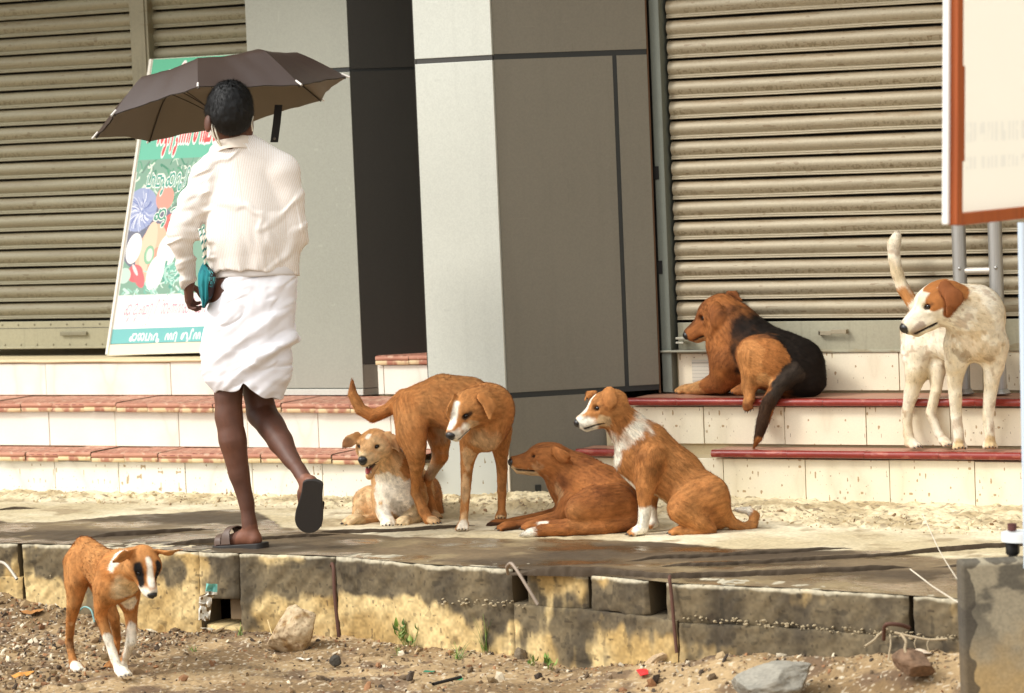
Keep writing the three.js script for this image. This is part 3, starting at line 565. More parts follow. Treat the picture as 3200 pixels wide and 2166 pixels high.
// ---------- the man under the umbrella ----------
{
  const u = 0.001563, CR = [0.8915, -0.0409, -0.4512], CU = [0.0070, 0.9970, -0.0765], CN = [0.4530, 0.0651, 0.8891];   // his right, up, back
  const c = (a, ra, b, rb, k = 14, o = {}) => cone(a, ra * u, b, rb * u, k * u, o), run = (k, o, ...p) => { const r = []; for (let i = 0; i < p.length - 1; i++) r.push(c(p[i][0], p[i][1], p[i + 1][0], p[i + 1][1], k, o)); return [{ segs: r, k: k * u, kc: Math.min(...p.map((v) => v[1])) * .8 * u }]; };
  const man = thing('person', 'person in a pale striped shirt and short white waist cloth walking away under an umbrella', 'person');
  const base = [-5.821, 0, -9.292]; man.position.set(...base);
  const put = (n, g, m, p = man, k) => { g.translate(-base[0], -base[1], -base[2]); return part(n, g, m, p, k); };
  const fwd = nor3(add3(mul3(CN, -1), mul3(CR, -.28))), HB = basis(fwd, nor3(add3(CU, mul3(CN, -.18)))), hc = [-5.860, 1.557, -9.376];
  const hl = (x, y, z) => loc(hc, HB, x, y, z);
  const rgt = HB[0];
  // hand: palm, four unequal curled fingers, a thumb from the side of the palm
  function hand(w, f, pn, s, curl) {                 // wrist, pointing direction, palm normal
    const B = [nor3(crs3(pn, f)), pn, f], q = [], P = (x, y, z) => loc(w, B, x * s, y * s, z * s), o = { };
    q.push(cone(P(-.016, 0, .02), .015 * s, P(-.022, 0, .075), .013 * s, .012, o), cone(P(.016, 0, .02), .015 * s, P(.022, 0, .075), .013 * s, .012, o), cone(P(0, 0, .0), .019 * s, P(0, 0, .075), .014 * s, .014, o));
    [[-.030, .058], [-.010, .074], [.010, .070], [.029, .054]].forEach(([x, l], i) => {
      let p = [x, 0, .082 - Math.abs(x) * .2], a = curl * .5; for (let j = 0; j < 3; j++) { const L = l * [.45, .32, .26][j], n = [p[0] + x * .06, p[1] + Math.sin(a) * L, p[2] + Math.cos(a) * L]; q.push(cone(P(...p), (.0092 - j * .0008) * s, P(...n), (.0086 - j * .001) * s, .004, o)); p = n; a += curl; } });
    let p = [.026, .004, .022], a = .5; for (let j = 0; j < 3; j++) { const L = [.034, .028, .022][j], n = [p[0] + Math.cos(a) * L * .8, p[1] + .35 * L + curl * .004, p[2] + Math.sin(a) * L + .008]; q.push(cone(P(...p), (.0125 - j * .0015) * s, P(...n), (.011 - j * .0015) * s, .008, o)); p = n; a += .35; }
    return q;
  }
  const SKIN = lin(104, 63, 44), SK2 = lin(72, 44, 32);
  const bones = [
    ell(hc, [.074, .092, .092], HB, .02), ell(hl(0, -.055, .035), [.055, .055, .06], HB, .04), cone(hl(0, -.015, .092), .011, hl(0, -.04, .106), .015, .012), cone(hl(0, -.105, .07), .02, hl(0, -.09, .075), .022, .03),
    ell(hl(.076, -.060, -.012), [.010, .032, .019], basis(nor3(add3(fwd, mul3(rgt, .5))), CU), .01), ell(hl(-.076, -.056, -.012), [.010, .032, .019], basis(nor3(add3(fwd, mul3(rgt, -.5))), CU), .01),
    ...run(18, {}, [[-5.864, 1.496, -9.386], 35], [[-5.857, 1.426, -9.390], 34], [[-5.845, 1.359, -9.414], 38]),
    ...run(40, { n: fwd, s: .6 }, [[-5.834, 1.307, -9.416], 56], [[-5.813, 1.127, -9.413], 64], [[-5.820, 0.9398, -9.396], 78]),
    ...run(12, {}, [[-5.937, 1.317, -9.353], 28], [[-6.032, 1.102, -9.277], 20], [[-6.070, 0.9447, -9.382], 14]),
    ...run(12, {}, [[-5.704, 1.302, -9.470], 24], [[-5.687, 1.092, -9.498], 14], [[-5.949, 1.139, -9.660], 13]),
    ...run(14, {}, [[-5.873, 0.8798, -9.364], 60], [[-5.879, 0.6477, -9.322], 36], [[-5.881, 0.5543, -9.314], 31], [[-5.881, 0.4686, -9.308], 30.5], [[-5.866, 0.3828, -9.304], 31], [[-5.849, 0.2614, -9.309], 23], [[-5.827, 0.1622, -9.313], 16.5], [[-5.818, 0.08701, -9.312], 16.5], [[-5.814, 0.05566, -9.312], 18]),
    ...run(10, {}, [[-5.796, 0.0314, -9.308], 17], [[-5.843, 0.0369, -9.318], 19], [[-5.906, 0.01669, -9.329], 17], [[-5.949, 0.005518, -9.335], 13]),
    ...run(14, {}, [[-5.768, 0.875, -9.417], 62], [[-5.825, 0.6379, -9.439], 38], [[-5.846, 0.5416, -9.455], 33], [[-5.834, 0.4655, -9.455], 34], [[-5.772, 0.4222, -9.416], 31], [[-5.712, 0.3716, -9.376], 28], [[-5.643, 0.3147, -9.328], 19], [[-5.592, 0.28, -9.295], 15.5], [[-5.561, 0.2531, -9.275], 17]),
    ...run(10, {}, [[-5.528, 0.2417, -9.258], 18], [[-5.562, 0.2012, -9.282], 18], [[-5.574, 0.1361, -9.305], 20], [[-5.580, 0.08728, -9.321], 17]),
  ];
  // toes of the planted foot
  for (let i = 0; i < 5; i++) bones.push(c(add3([-5.934, 0.00701, -9.314], mul3(CN, -.018 * i)), 8, add3([-5.952, 0.003146, -9.305], mul3(CN, -.018 * i)), 7 - i * .5, 3));
  const lh = [-6.070, 0.9432, -9.381];
  bones.push(...hand(lh, nor3(add3(mul3(CU, -1), mul3(CN, -.35))), nor3(add3(CR, mul3(CN, .2))), .84, .75));
  bones.push(...hand([-5.952, 1.139, -9.658], nor3(add3(mul3(CR, -.8), mul3(CN, -.5))), nor3(add3(mul3(CN, -.8), mul3(CR, .5))), .92, 1.25));
  const s = skin(bones, .0048, { disp: (x, y, z) => (fbm(x * 30, y * 30, z * 30, 2) - .5) * .002 });
  coat(s, (x, y, z, m, e) => mix3(SKIN, SK2, clamp(.45 + m * 1.2)), [{ ...cone([-5.800, 0.0456, -9.307], .04, [-5.846, 0.02448, -9.304], .03), col: lin(130, 82, 60), rag: .03, op: .7 }, { ...cone([-5.528, 0.2598, -9.248], .03, [-5.562, 0.2409, -9.274], .03), col: lin(132, 84, 62), rag: .03, op: .7 }], { grain: .14 });
  put('body', s.g, mat(null, { vertexColors: true, roughness: .55 }));
  // hair
  const hs = skin([ell(hl(0, .008, -.006), [.081, .092, .097], HB, .02), ell(hl(0, -.035, -.048), [.066, .060, .05], HB, .03), cone(hl(.066, -.01, .01), .018, hl(.062, -.04, .015), .012, .02), cone(hl(-.066, -.01, .01), .018, hl(-.062, -.04, .015), .012, .02)].map((q) => ({ ...q, flow: mul3(CU, -1) })), .0045,
    { cuts: [ell(hl(0, -.06, .085), [.075, .085, .07], HB, .02)], disp: (x, y, z) => (fbm(x * 60, y * 60, z * 60, 3) - .5) * .007 });
  coat(hs, lin(15, 14, 14), [], { grain: .4 });
  const hm = mat(null, { vertexColors: true, roughness: .6 });
  const hh = put('hair', mergeGeometries([hs.g, (() => { const g = hair(hs, 18000, .013, { lift: .5, w: .0017, sd: 77 }); g.setIndex([...Array(g.attributes.position.count).keys()]); return g; })()]), hm);
  // face mask and its ear loops
  const mk = skin([ell(hl(0, -.062, .062), [.064, .052, .058], HB, .01)], .005, {}); coat(mk, lin(226, 222, 214), [], { grain: .05 });
  const mask = put('face_mask', mk.g, mat(null, { vertexColors: true, roughness: .85 }));
  const strapM = mat(lin(232, 226, 208), { roughness: .7 });
  put('ear_loop', mergeGeometries([tube([[-5.892, 1.525, -9.312], [-5.879, 1.500, -9.300], [-5.872, 1.468, -9.301], [-5.872, 1.428, -9.326]], .0030, 24, 6), tube([[-5.891, 1.522, -9.312], [-5.891, 1.491, -9.304], [-5.885, 1.453, -9.311], [-5.876, 1.426, -9.330]], .0024, 24, 6)]), strapM, mask);
  put('ear_loop', tube([[-5.770, 1.525, -9.385], [-5.769, 1.501, -9.373], [-5.772, 1.473, -9.381]], .0026, 20, 6), strapM, mask);

  // shirt: loose cotton, fine stripes, creased
  const tn = { n: fwd, s: .66 };
  const sb = [
    ...run(20, { n: fwd, s: .82 }, [[-5.854, 1.424, -9.391], 40], [[-5.843, 1.391, -9.400], 46]),
    ...run(22, tn, [[-5.828, 1.307, -9.419], 80], [[-5.815, 1.189, -9.417], 86], [[-5.808, 1.088, -9.407], 89], [[-5.799, 1.014, -9.401], 80], [[-5.799, 0.9551, -9.397], 76]),
    ...run(22, { n: fwd, s: .8 }, [[-5.861, 1.417, -9.393], 28], [[-5.926, 1.335, -9.360], 37]), ...run(22, { n: fwd, s: .8 }, [[-5.850, 1.419, -9.399], 29], [[-5.711, 1.335, -9.469], 38]),
    ...run(16, {}, [[-5.929, 1.323, -9.357], 38], [[-5.977, 1.236, -9.321], 33], [[-6.012, 1.145, -9.290], 28], [[-6.030, 1.091, -9.283], 24]), ...run(16, {}, [[-6.030, 1.091, -9.283], 24], [[-6.037, 1.010, -9.324], 21], [[-6.049, 0.93, -9.357], 16]),
    ...run(16, {}, [[-5.709, 1.316, -9.469], 39], [[-5.687, 1.223, -9.473], 32], [[-5.676, 1.129, -9.477], 26], [[-5.679, 1.086, -9.490], 21]), ...run(16, {}, [[-5.679, 1.086, -9.490], 21], [[-5.796, 1.100, -9.589], 17], [[-5.924, 1.132, -9.649], 12]),
  ];
  const fold = (x, y, z) => {
    const X = x * CR[0] + z * CR[2] + 1.6, low = sst(1.26, 1.04, y), rg = (n) => 1 - Math.abs(2 * n - 1), arm = sst(-.115, -.15, (x - ctrX[0]) * CR[0] + (z - ctrX[2]) * CR[2]);
    let d = (fbm(X * 6, y * 3, z * 3, 3) - .5) * .013;
    d -= .0075 * low * sst(.72, 1, rg(fbm(X * 13 + y * 2.2, y * 2.6, 4, 3))) ; d -= .0050 * sst(.8, 1, rg(fbm(X * 6 - y * 6, y * 3 + X * 3, 9, 3)));
    d -= .0085 * arm * sst(.66, 1, rg(fbm(X * 4 + y * 5, y * 13 - X * 4, 2, 3))); d += .0035 * Math.sin(X * 66 + 4 * fbm(X * 5, 2, 3)) * sst(1.14, 1.02, y);
    return d;
  };
  const ctrX = [-5.812, 1.189, -9.418];
  const ss = skin(sb, .0055, { cuts: [cone([-5.869, 1.520, -9.385], 34 * u, [-5.864, 1.510, -9.393], 34 * u, .01), ell([-5.795, 0.8956, -9.394], [.30, .094, .30], [CR, CU, CN], .006)], disp: fold });
  { const p = ss.g.attributes.position, uv = new Float32Array(p.count * 2); for (let i = 0; i < p.count; i++) { const q = ss.src[i], b = nor3(sub3(q.b, q.a)), ax = Math.abs(dot3(b, CN)) > .75 ? CU : nor3(crs3(Math.abs(b[1]) > .5 ? b : [0, -1, 0], CN)), d = [p.getX(i), p.getY(i), p.getZ(i)]; uv[i * 2] = dot3(d, ax) + 9; uv[i * 2 + 1] = p.getY(i); } ss.g.setAttribute('uv', new THREE.BufferAttribute(uv, 2)); }
  const stripe = tex(1024, 256, .25, .25, (x, y) => { const t = (x % .0058) / .0058, n = noise(x * 900, y * 300, 2); let k = lin(242, 237, 232); if (t > .62) k = lin(226, 213, 200); return k.map((v) => v * (.93 + .1 * n)); });
  put('shirt', ss.g, mat(null, { map: stripe, roughness: .9, side: THREE.DoubleSide }));
  { // collar: a folded band round the neck, seam of the yoke
    const pr = [[.001, -.016], [.0, .0], [.0045, .004], [.004, .030], [.0, .036], [-.004, .034], [-.003, .002], [-.003, -.016]], pos = [], idx = [], n = 40, ctr = [-5.854, 1.424, -9.391], B = basis(nor3(add3(fwd, mul3(CU, -.28))), nor3(add3(CU, mul3(fwd, .28))));
    for (let i = 0; i <= n; i++) { const t = i / n * 2 * Math.PI; for (const [r, h] of pr) { const rx = .0655 + r - h * .12, rz = .0635 + r - h * .14; pos.push(...loc(ctr, B, Math.cos(t) * rx, h - .012, Math.sin(t) * rz)); } }
    const m = pr.length; for (let i = 0; i < n; i++) for (let j = 0; j < m; j++) { const a = i * m + j, b = i * m + (j + 1) % m; idx.push(a, b, a + m, b, b + m, a + m); }
    const g = new THREE.BufferGeometry(); g.setAttribute('position', new THREE.Float32BufferAttribute(pos, 3)); g.setIndex(idx); g.computeVertexNormals(); put('collar', g, mat(lin(232, 220, 206), { roughness: .9, side: THREE.DoubleSide }));
  }
  // white waist cloth folded up above the knee
  {
    const L = [[606, 492], [628, 486], [660, 477], [700, 470], [750, 462], [800, 458], [840, 458], [866, 466], [888, 484], [910, 500]], Rr = [[606, 666], [628, 671], [660, 672], [700, 671], [750, 668], [800, 663], [840, 658], [866, 655], [888, 648], [910, 636]], Dp = [[606, 60], [650, 72], [720, 84], [800, 88], [860, 84], [910, 74]];
    const nt = 220, nv = 170, pos = [], uv = [], idx = [], ox = [-5.831, 0.8467, -9.383];
    const wp = (X, Y, dn) => [ox[0] + (CR[0] * (X - 560) - CU[0] * (Y - 700)) * u + CN[0] * dn, ox[1] + (CR[1] * (X - 560) - CU[1] * (Y - 700)) * u + CN[1] * dn, ox[2] + (CR[2] * (X - 560) - CU[2] * (Y - 700)) * u + CN[2] * dn];
    for (let j = 0; j <= nv; j++) for (let i = 0; i <= nt; i++) {
      const th = i / nt * 2 * Math.PI, co = Math.cos(th), si = Math.sin(th); let v = Math.min(1, j / (nv - 8)); const turn = Math.max(0, j - (nv - 8)) / 8;
      let hem = 886 + 19 * sst(.0, .75, co) + 4 * sst(-.4, -1, co) - 13 * Math.exp(-Math.pow((co + .03) * 9, 2)) * (si > 0 ? 1 : .4) + 3 * Math.sin(th * 7);
      const Y = 606 + (hem - 606) * v, l = lerp1(L, Y), r = lerp1(Rr, Y), cx = (l + r) / 2, a = (r - l) / 2, dp = lerp1(Dp, Y);
      const X0 = cx + a * co, ph = X0 * .62 + Y * .78, w = fbm(X0 * .011, Y * .012, si > 0 ? 1 : 5, 3), low = sst(640, 790, Y);
      let f = (Math.sin(ph * .105 + 5.5 * w) * .0075 + Math.sin(ph * .19 + 7 * w + 1) * .0035) * low * (.35 + .65 * sst(500, 640, X0)) + (fbm(X0 * .02, Y * .016, si > 0 ? 3 : 8, 3) - .5) * .020 + Math.sin(X0 * .16 + Y * .01) * .0012 * sst(720, 620, Y);
      f += .010 * sst(.55, .68, fbm(ph * .022, (X0 - Y) * .006, 12, 2)) * low;
      f -= .0042 * sst(.80, 1, 1 - Math.abs(2 * fbm(X0 * .013 + Y * .017, Y * .010 - X0 * .004, si > 0 ? 21 : 25, 3) - 1)) * sst(.2, .5, si + .6);
      const k = 1 - .10 * turn; const P = wp(cx + (a * co * k) + f / u * co, Y - 3 * turn, (dp * u * Math.sign(si) * Math.pow(Math.abs(si), .85)) * k + f * si);
      pos.push(...P); uv.push(i / nt, v);
    }
    for (let j = 0; j < nv; j++) for (let i = 0; i < nt; i++) { const a = j * (nt + 1) + i, b = a + 1, e = a + nt + 1; idx.push(a, e, b, b, e, e + 1); }
    const g = new THREE.BufferGeometry(); g.setAttribute('position', new THREE.Float32BufferAttribute(pos, 3)); g.setAttribute('uv', new THREE.Float32BufferAttribute(uv, 2)); g.setIndex(idx); g.computeVertexNormals();
    const cl = put('waist_cloth', g, mat(lin(236, 234, 238), { roughness: .92, side: THREE.DoubleSide }));
    const p2 = [], i2 = [], n2 = 64, band = [[0, 604], [3.2, 607], [4.2, 615], [3.6, 623], [2, 628], [-1, 629]];
    for (let i = 0; i <= n2; i++) { const th = i / n2 * 2 * Math.PI; for (const [o, y] of band) { const yy = y + 5 * Math.cos(th) * -.6 + Math.sin(th * 5) * .8, l = lerp1(L, y), r = lerp1(Rr, y); p2.push(...wp((l + r) / 2 + ((r - l) / 2 + o) * Math.cos(th), yy, (lerp1(Dp, y) + o) * u * Math.sign(Math.sin(th)) * Math.pow(Math.abs(Math.sin(th)), .85))); } }
    for (let i = 0; i < n2; i++) for (let j = 0; j < band.length - 1; j++) { const a = i * band.length + j, b = a + band.length; i2.push(a, a + 1, b, a + 1, b + 1, b); }
    const g2 = new THREE.BufferGeometry(); g2.setAttribute('position', new THREE.Float32BufferAttribute(p2, 3)); g2.setIndex(i2); g2.computeVertexNormals();
    put('rolled_waistband', g2, mat(lin(214, 208, 204), { roughness: .92, side: THREE.DoubleSide }), cl);
  }
  // sandals: thick dark soles with crossed straps
  const soleM = mat(lin(40, 36, 33), { roughness: .6 }), strapB = mat(lin(92, 72, 60), { roughness: .5 });
  const soleShape = () => { const q = new THREE.Shape(); q.moveTo(-.032, .02); q.bezierCurveTo(-.036, -.012, .036, -.012, .033, .022); q.bezierCurveTo(.030, .09, .048, .13, .046, .185); q.bezierCurveTo(.044, .262, -.020, .275, -.042, .215); q.bezierCurveTo(-.054, .17, -.030, .10, -.032, .02); return q; };
  function sandal(heel, toe, down, mirror) {
    const f = nor3(sub3(toe, heel)), n = nor3(sub3(mul3(down, -1), mul3(f, dot3(mul3(down, -1), f)))), x = nor3(crs3(f, n)), o = part('sandal', (() => {
      const g = new THREE.ExtrudeGeometry(soleShape(), { depth: .018, bevelEnabled: true, bevelThickness: .003, bevelSize: .003, bevelSegments: 2, curveSegments: 16 });
      const k = len3(sub3(toe, heel)) / .262; g.scale(mirror ? -1 : 1, k, 1); if (mirror) { const I = g.attributes.position; for (let i = 0; i < I.count; i += 3) for (const at of ['position', 'normal']) { const A = g.attributes[at], a = [A.getX(i), A.getY(i), A.getZ(i)]; A.setXYZ(i, A.getX(i + 1), A.getY(i + 1), A.getZ(i + 1)); A.setXYZ(i + 1, ...a); } }
      g.applyMatrix4(new THREE.Matrix4().makeBasis(V(x), V(f), V(n)).setPosition(V(sub3(heel, mul3(n, .021))))); g.translate(-base[0], -base[1], -base[2]); return g; })(), soleM, man);
    const P = (a, b, c2) => loc(heel, [x, n, f], a, b, c2);
    const strapg = (z0, z1, hgt) => { const pos = [], idx = [], m = 16; for (let i = 0; i <= m; i++) { const t = Math.PI * i / m, X = Math.cos(t) * .046, Y = Math.pow(Math.sin(t), .7) * hgt, zz = mix(z0, z1, i / m); for (const [dy, dz] of [[0, -.014], [.004, -.012], [.004, .012], [0, .014]]) { const q = P(X * (1 + dy), Y + dy, zz + dz); pos.push(q[0] - base[0], q[1] - base[1], q[2] - base[2]); } } for (let i = 0; i < m; i++) for (let j = 0; j < 3; j++) { const a = i * 4 + j; idx.push(a, a + 1, a + 4, a + 1, a + 5, a + 4); } const g = new THREE.BufferGeometry(); g.setAttribute('position', new THREE.Float32BufferAttribute(pos, 3)); g.setIndex(idx); g.computeVertexNormals(); return g; };
    const k = len3(sub3(toe, heel)) / .262; const sm = strapB.clone(); sm.side = THREE.DoubleSide;
    part('strap', strapg(.13 * k, .165 * k, .062), sm, o); part('strap', strapg(.175 * k, .15 * k, .058), sm, o); part('strap', strapg(.215 * k, .20 * k, .036), sm, o);
    return o;
  }
  sandal([-5.761, 0.02034, -9.314], [-5.991, 0.002114, -9.342], [0, -1, 0], false);
  sandal([-5.511, 0.2545, -9.256], [-5.560, 0.06511, -9.279], CN, true);

  // teal cloth bag hanging from his left arm
  {
    const bag = thing('cloth_bag', 'teal printed cloth bag hanging from the walking man\u2019s left arm by a striped cord', 'bag'); const b0 = [-5.916, 0.8719, -9.252]; bag.position.set(...b0);
    const W2 = [[596, 461, 468], [604, 456, 473], [622, 449, 489], [645, 449, 488], [665, 452, 484], [685, 457, 479], [699, 459, 466]], l = W2.map((w) => [w[0], w[1]]), r = W2.map((w) => [w[0], w[2]]);
    const ring = 48, nv = 40, pos = [], uv = [], idx = []; const o = [-5.916, 0.9339, -9.257];
    for (let j = 0; j <= nv; j++) for (let i = 0; i <= ring; i++) { const t = i / ring * 2 * Math.PI, y = mix(596, 699, j / nv), a = (lerp1(r, y) - lerp1(l, y)) / 2, cx = (lerp1(r, y) + lerp1(l, y)) / 2, yy = y - (j === nv ? 0 : 0) - 10 * sst(.3, .9, Math.cos(t)) * sst(660, 699, y), dp = (.006 + .022 * sst(596, 640, y)) * (1 + .28 * Math.sin(Math.cos(t) * 11 + y * .02) * (j / nv)); const X = (cx - 468 + a * Math.cos(t)) * u, Y = -(yy - 650) * u, Z = dp * Math.sin(t); pos.push(...[0, 1, 2].map((k) => o[k] + CR[k] * X + CU[k] * Y + CN[k] * Z)); uv.push(i / ring, j / nv); }
    for (let j = 0; j < nv; j++) for (let i = 0; i < ring; i++) { const a = j * (ring + 1) + i, e = a + ring + 1; idx.push(a, e, a + 1, a + 1, e, e + 1); }
    const g = new THREE.BufferGeometry(); g.setAttribute('position', new THREE.Float32BufferAttribute(pos, 3)); g.setAttribute('uv', new THREE.Float32BufferAttribute(uv, 2)); g.setIndex(idx); g.computeVertexNormals();
    const bt = tex(256, 256, 1, 1, (x, y) => { const cx = Math.cos(x * 2 * Math.PI); let c = lin(24, 122, 128); if (cx > .38 + .1 * Math.sin(y * 9)) c = lin(44, 26, 26); const a = Math.atan2(y - .32, cx - .62), rad = Math.hypot(y - .32, (cx - .62) * .55); if (rad < .22 && rad > .03 && Math.sin(a * 7) > -.1 && Math.sin(rad * 60) > -.5) c = lin(86, 176, 178); return mix3(c, lin(14, 80, 90), sst(.55, .7, fbm(x * 9, y * 6, 3, 3)) * .6); });
    const pb = (n, gg, m) => { gg.translate(-b0[0], -b0[1], -b0[2]); return part(n, gg, m, bag); };
    pb('pouch', g, mat(null, { map: bt, roughness: .85, side: THREE.DoubleSide }));
    const ct = tex(64, 256, 1, 1, (x, y) => (Math.floor((x * 16 + y * 3)) % 3 === 0 ? lin(40, 110, 104) : lin(222, 216, 198)));
    pb('cord', mergeGeometries([tube([[-5.942, 1.136, -9.269], [-5.915, 1.098, -9.241], [-5.911, 1.051, -9.245], [-5.913, 1.012, -9.253]], .0052, 30, 7), tube([[-5.936, 1.143, -9.284], [-5.910, 1.097, -9.255], [-5.907, 1.051, -9.250], [-5.914, 1.012, -9.252]], .0042, 30, 7)]), mat(null, { map: ct, roughness: .8 }));
  }
  // umbrella
  {
    const um = thing('umbrella', 'brown folding umbrella held tilted in front of the walking man', 'umbrella'), Cc = [-6.125, 1.570, -9.737]; um.position.set(...Cc);
    const tl = .088, k = 11.42 / 11.0 * u, major = add3(mul3(CR, .975), mul3(CU, .223)), n0 = add3(mul3(CR, -.223), mul3(CU, .975)), ax = add3(mul3(n0, Math.cos(tl)), mul3(CN, -Math.sin(tl))), near = add3(mul3(CN, Math.cos(tl)), mul3(n0, Math.sin(tl)));
    const Rr = 296 * k, hgt = 94 * k, P = (x, y, z) => [0, 1, 2].map((i) => major[i] * x + ax[i] * y + near[i] * z);
    const drop = [0, -.052, .0, .0, .0, .0, 0, 0], rib = (q, t, inn = 0) => { const th = (3 + 45 * q) * Math.PI / 180, i = ((q % 8) + 8) % 8, r = (Rr - inn) * (t < .66 ? t : .66 + (t - .66) * 1.0), h = hgt * (1 - .12 * Math.pow(t / .66, 2)) * (t < .66 ? 1 : 0) + (t >= .66 ? hgt * .88 * (1 - Math.pow((t - .66) / .34, 1.12)) : 0) + (t > .6 ? drop[i] * (t - .6) / .4 : 0); return [Math.cos(th) * r, h - inn, Math.sin(th) * r]; };
    const skinG = (inn, only = -1) => { const pos = [], idx = [], nq = 12, nr = 36; for (let q = 0; q < 8; q++) { if (only >= 0 && q !== only) continue; const o0 = pos.length / 3; for (let j = 0; j <= nr; j++) for (let i = 0; i <= nq; i++) { const t = j / nr, f = i / nq, a = rib(q, t, inn), b = rib(q + 1, t, inn), sag = Math.sin(Math.PI * f); const cst = 1 - .04 * sag * Math.pow(t, 4), wr = (fbm(f * 6 + q * 3, t * 3 - f * 2, q, 3) - .5) * .012 * sag * t + .0015 * Math.sin(f * 22 + t * 7) * sag * sst(.5, 1, t); const m = [mix(a[0], b[0], f) * cst, mix(a[1], b[1], f) - .010 * sag * t * (1 - t) * 3 + wr + .004 * sag * Math.pow(t, 4), mix(a[2], b[2], f) * cst]; pos.push(...P(...m)); } for (let j = 0; j < nr; j++) for (let i = 0; i < nq; i++) { const a = o0 + j * (nq + 1) + i, e = a + nq + 1; inn ? idx.push(a, e, a + 1, a + 1, e, e + 1) : idx.push(a, a + 1, e, a + 1, e + 1, e); } } const g = new THREE.BufferGeometry(); g.setAttribute('position', new THREE.Float32BufferAttribute(pos, 3)); g.setAttribute('uv', new THREE.Float32BufferAttribute(Array.from({ length: pos.length / 3 * 2 }, (_, k) => pos[(k >> 1) * 3 + (k & 1)] * 2), 2)); g.setIndex(idx); g.computeVertexNormals(); return g; };
    const dark = new THREE.MeshPhysicalMaterial({ color: new THREE.Color().setRGB(...lin(56, 41, 34)), roughness: .42, ior: 1.5, side: THREE.DoubleSide });
    for (let q = 0; q < 8; q++) part('canopy_panel', skinG(0, q), dark, um);
    part('lining', skinG(.003), mat(lin(112, 102, 88), { roughness: .6, side: THREE.DoubleSide }), um);
    const ribM = mat(lin(60, 54, 50), { metalness: .4, roughness: .5 }), tipM = mat(lin(216, 210, 202), { roughness: .4 });
    for (let q = 0; q < 8; q++) { const pts = []; for (let i = 0; i <= 10; i++) pts.push(P(...rib(q, .03 + .97 * i / 10, .006))); const rb = part('rib', tube(pts, .0022, 30, 6), ribM, um); const e = rib(q, 1, 0), e2 = rib(q, .965, 0); part('rib_tip', tube([P(...e2), P(e[0] * 1.02, e[1] - .004, e[2] * 1.02)], .0042, 6, 8), tipM, rb); const st = rib(q, .5, .006); part('stretcher', tube([P(0, hgt - .20, 0), P(st[0] * .5, mix(hgt - .2, st[1], .55), st[2] * .5), P(...st)], .0018, 8, 6), ribM, rb); }
    part('shaft', tube([P(0, hgt + .03, 0), P(0, hgt - .3, 0), P(0, -.42, 0)], .006, 8, 10), mat(lin(150, 146, 140), { metalness: .7, roughness: .35 }), um);
    part('handle', tube([P(0, -.36, 0), P(0, -.42, 0), P(0, -.48, 0)], .014, 8, 12), mat(lin(26, 24, 24), { roughness: .5 }), um);
    // closing strap with its press stud, hanging from the far rim
    const s0 = [-5.975, 1.571, -9.903], s1 = [-5.982, 1.502, -9.895], s2 = [-5.991, 1.433, -9.885], rel = (p) => sub3(p, Cc), sm = (() => { const pos = [], idx = [], pts = [s0, s1, s2].map(rel); for (let i = 0; i <= 12; i++) { const t = i / 12, p = t < .5 ? mix3(pts[0], pts[1], t * 2) : mix3(pts[1], pts[2], t * 2 - 1); for (const [x, z] of [[-.0145, -.001], [.0145, -.001], [.0145, .001], [-.0145, .001]]) pos.push(...[0, 1, 2].map((k2) => p[k2] + CR[k2] * x + CN[k2] * (z + .003 * Math.sin(t * 4)))); } for (let i = 0; i < 12; i++) for (let j = 0; j < 4; j++) { const a = i * 4 + j, b = i * 4 + (j + 1) % 4; idx.push(a, a + 4, b, b, a + 4, b + 4); } idx.push(48, 50, 49, 48, 51, 50); const g = new THREE.BufferGeometry(); g.setAttribute('position', new THREE.Float32BufferAttribute(pos, 3)); g.setIndex(idx); return uvm(g); })();
    sm.computeVertexNormals(); const strap = part('closing_strap', sm, mat(lin(22, 21, 22), { roughness: .6, side: THREE.DoubleSide }), um);
    const sg = new THREE.SphereGeometry(.006, 12, 8); sg.scale(1, 1, .5); const stud = part('press_stud', sg, mat(lin(120, 116, 110), { metalness: .6, roughness: .4 }), strap); stud.position.set(...rel([-5.986, 1.447, -9.881]));
  }
}

// ---------- dogs ----------
const TAN = lin(180, 124, 72), TAN2 = lin(198, 148, 94), RUST = lin(132, 78, 42), RUST2 = lin(160, 102, 54), CREAM = lin(214, 188, 146), WHITE = lin(232, 224, 206), DIRTYW = lin(212, 192, 156), BLACK = lin(27, 20, 15), DARKBR = lin(62, 40, 26), PINK = lin(150, 92, 78);
const eyeM = mat(lin(24, 14, 9), { roughness: .06 }), noseM = new THREE.MeshPhysicalMaterial({ color: new THREE.Color().setRGB(...lin(26, 23, 22)), roughness: .42, clearcoat: .3, clearcoatRoughness: .3 }), clawM = mat(lin(52, 42, 34), { roughness: .4 });
const furM = () => new THREE.MeshPhysicalMaterial({ vertexColors: true, roughness: .8, specularIntensity: .4, sheen: .05, sheenRoughness: .5, sheenColor: new THREE.Color(.9, .8, .65) });
const LEFT = nor3([-.891, 0, .454]), NEAR = nor3([.454, 0, .891]);
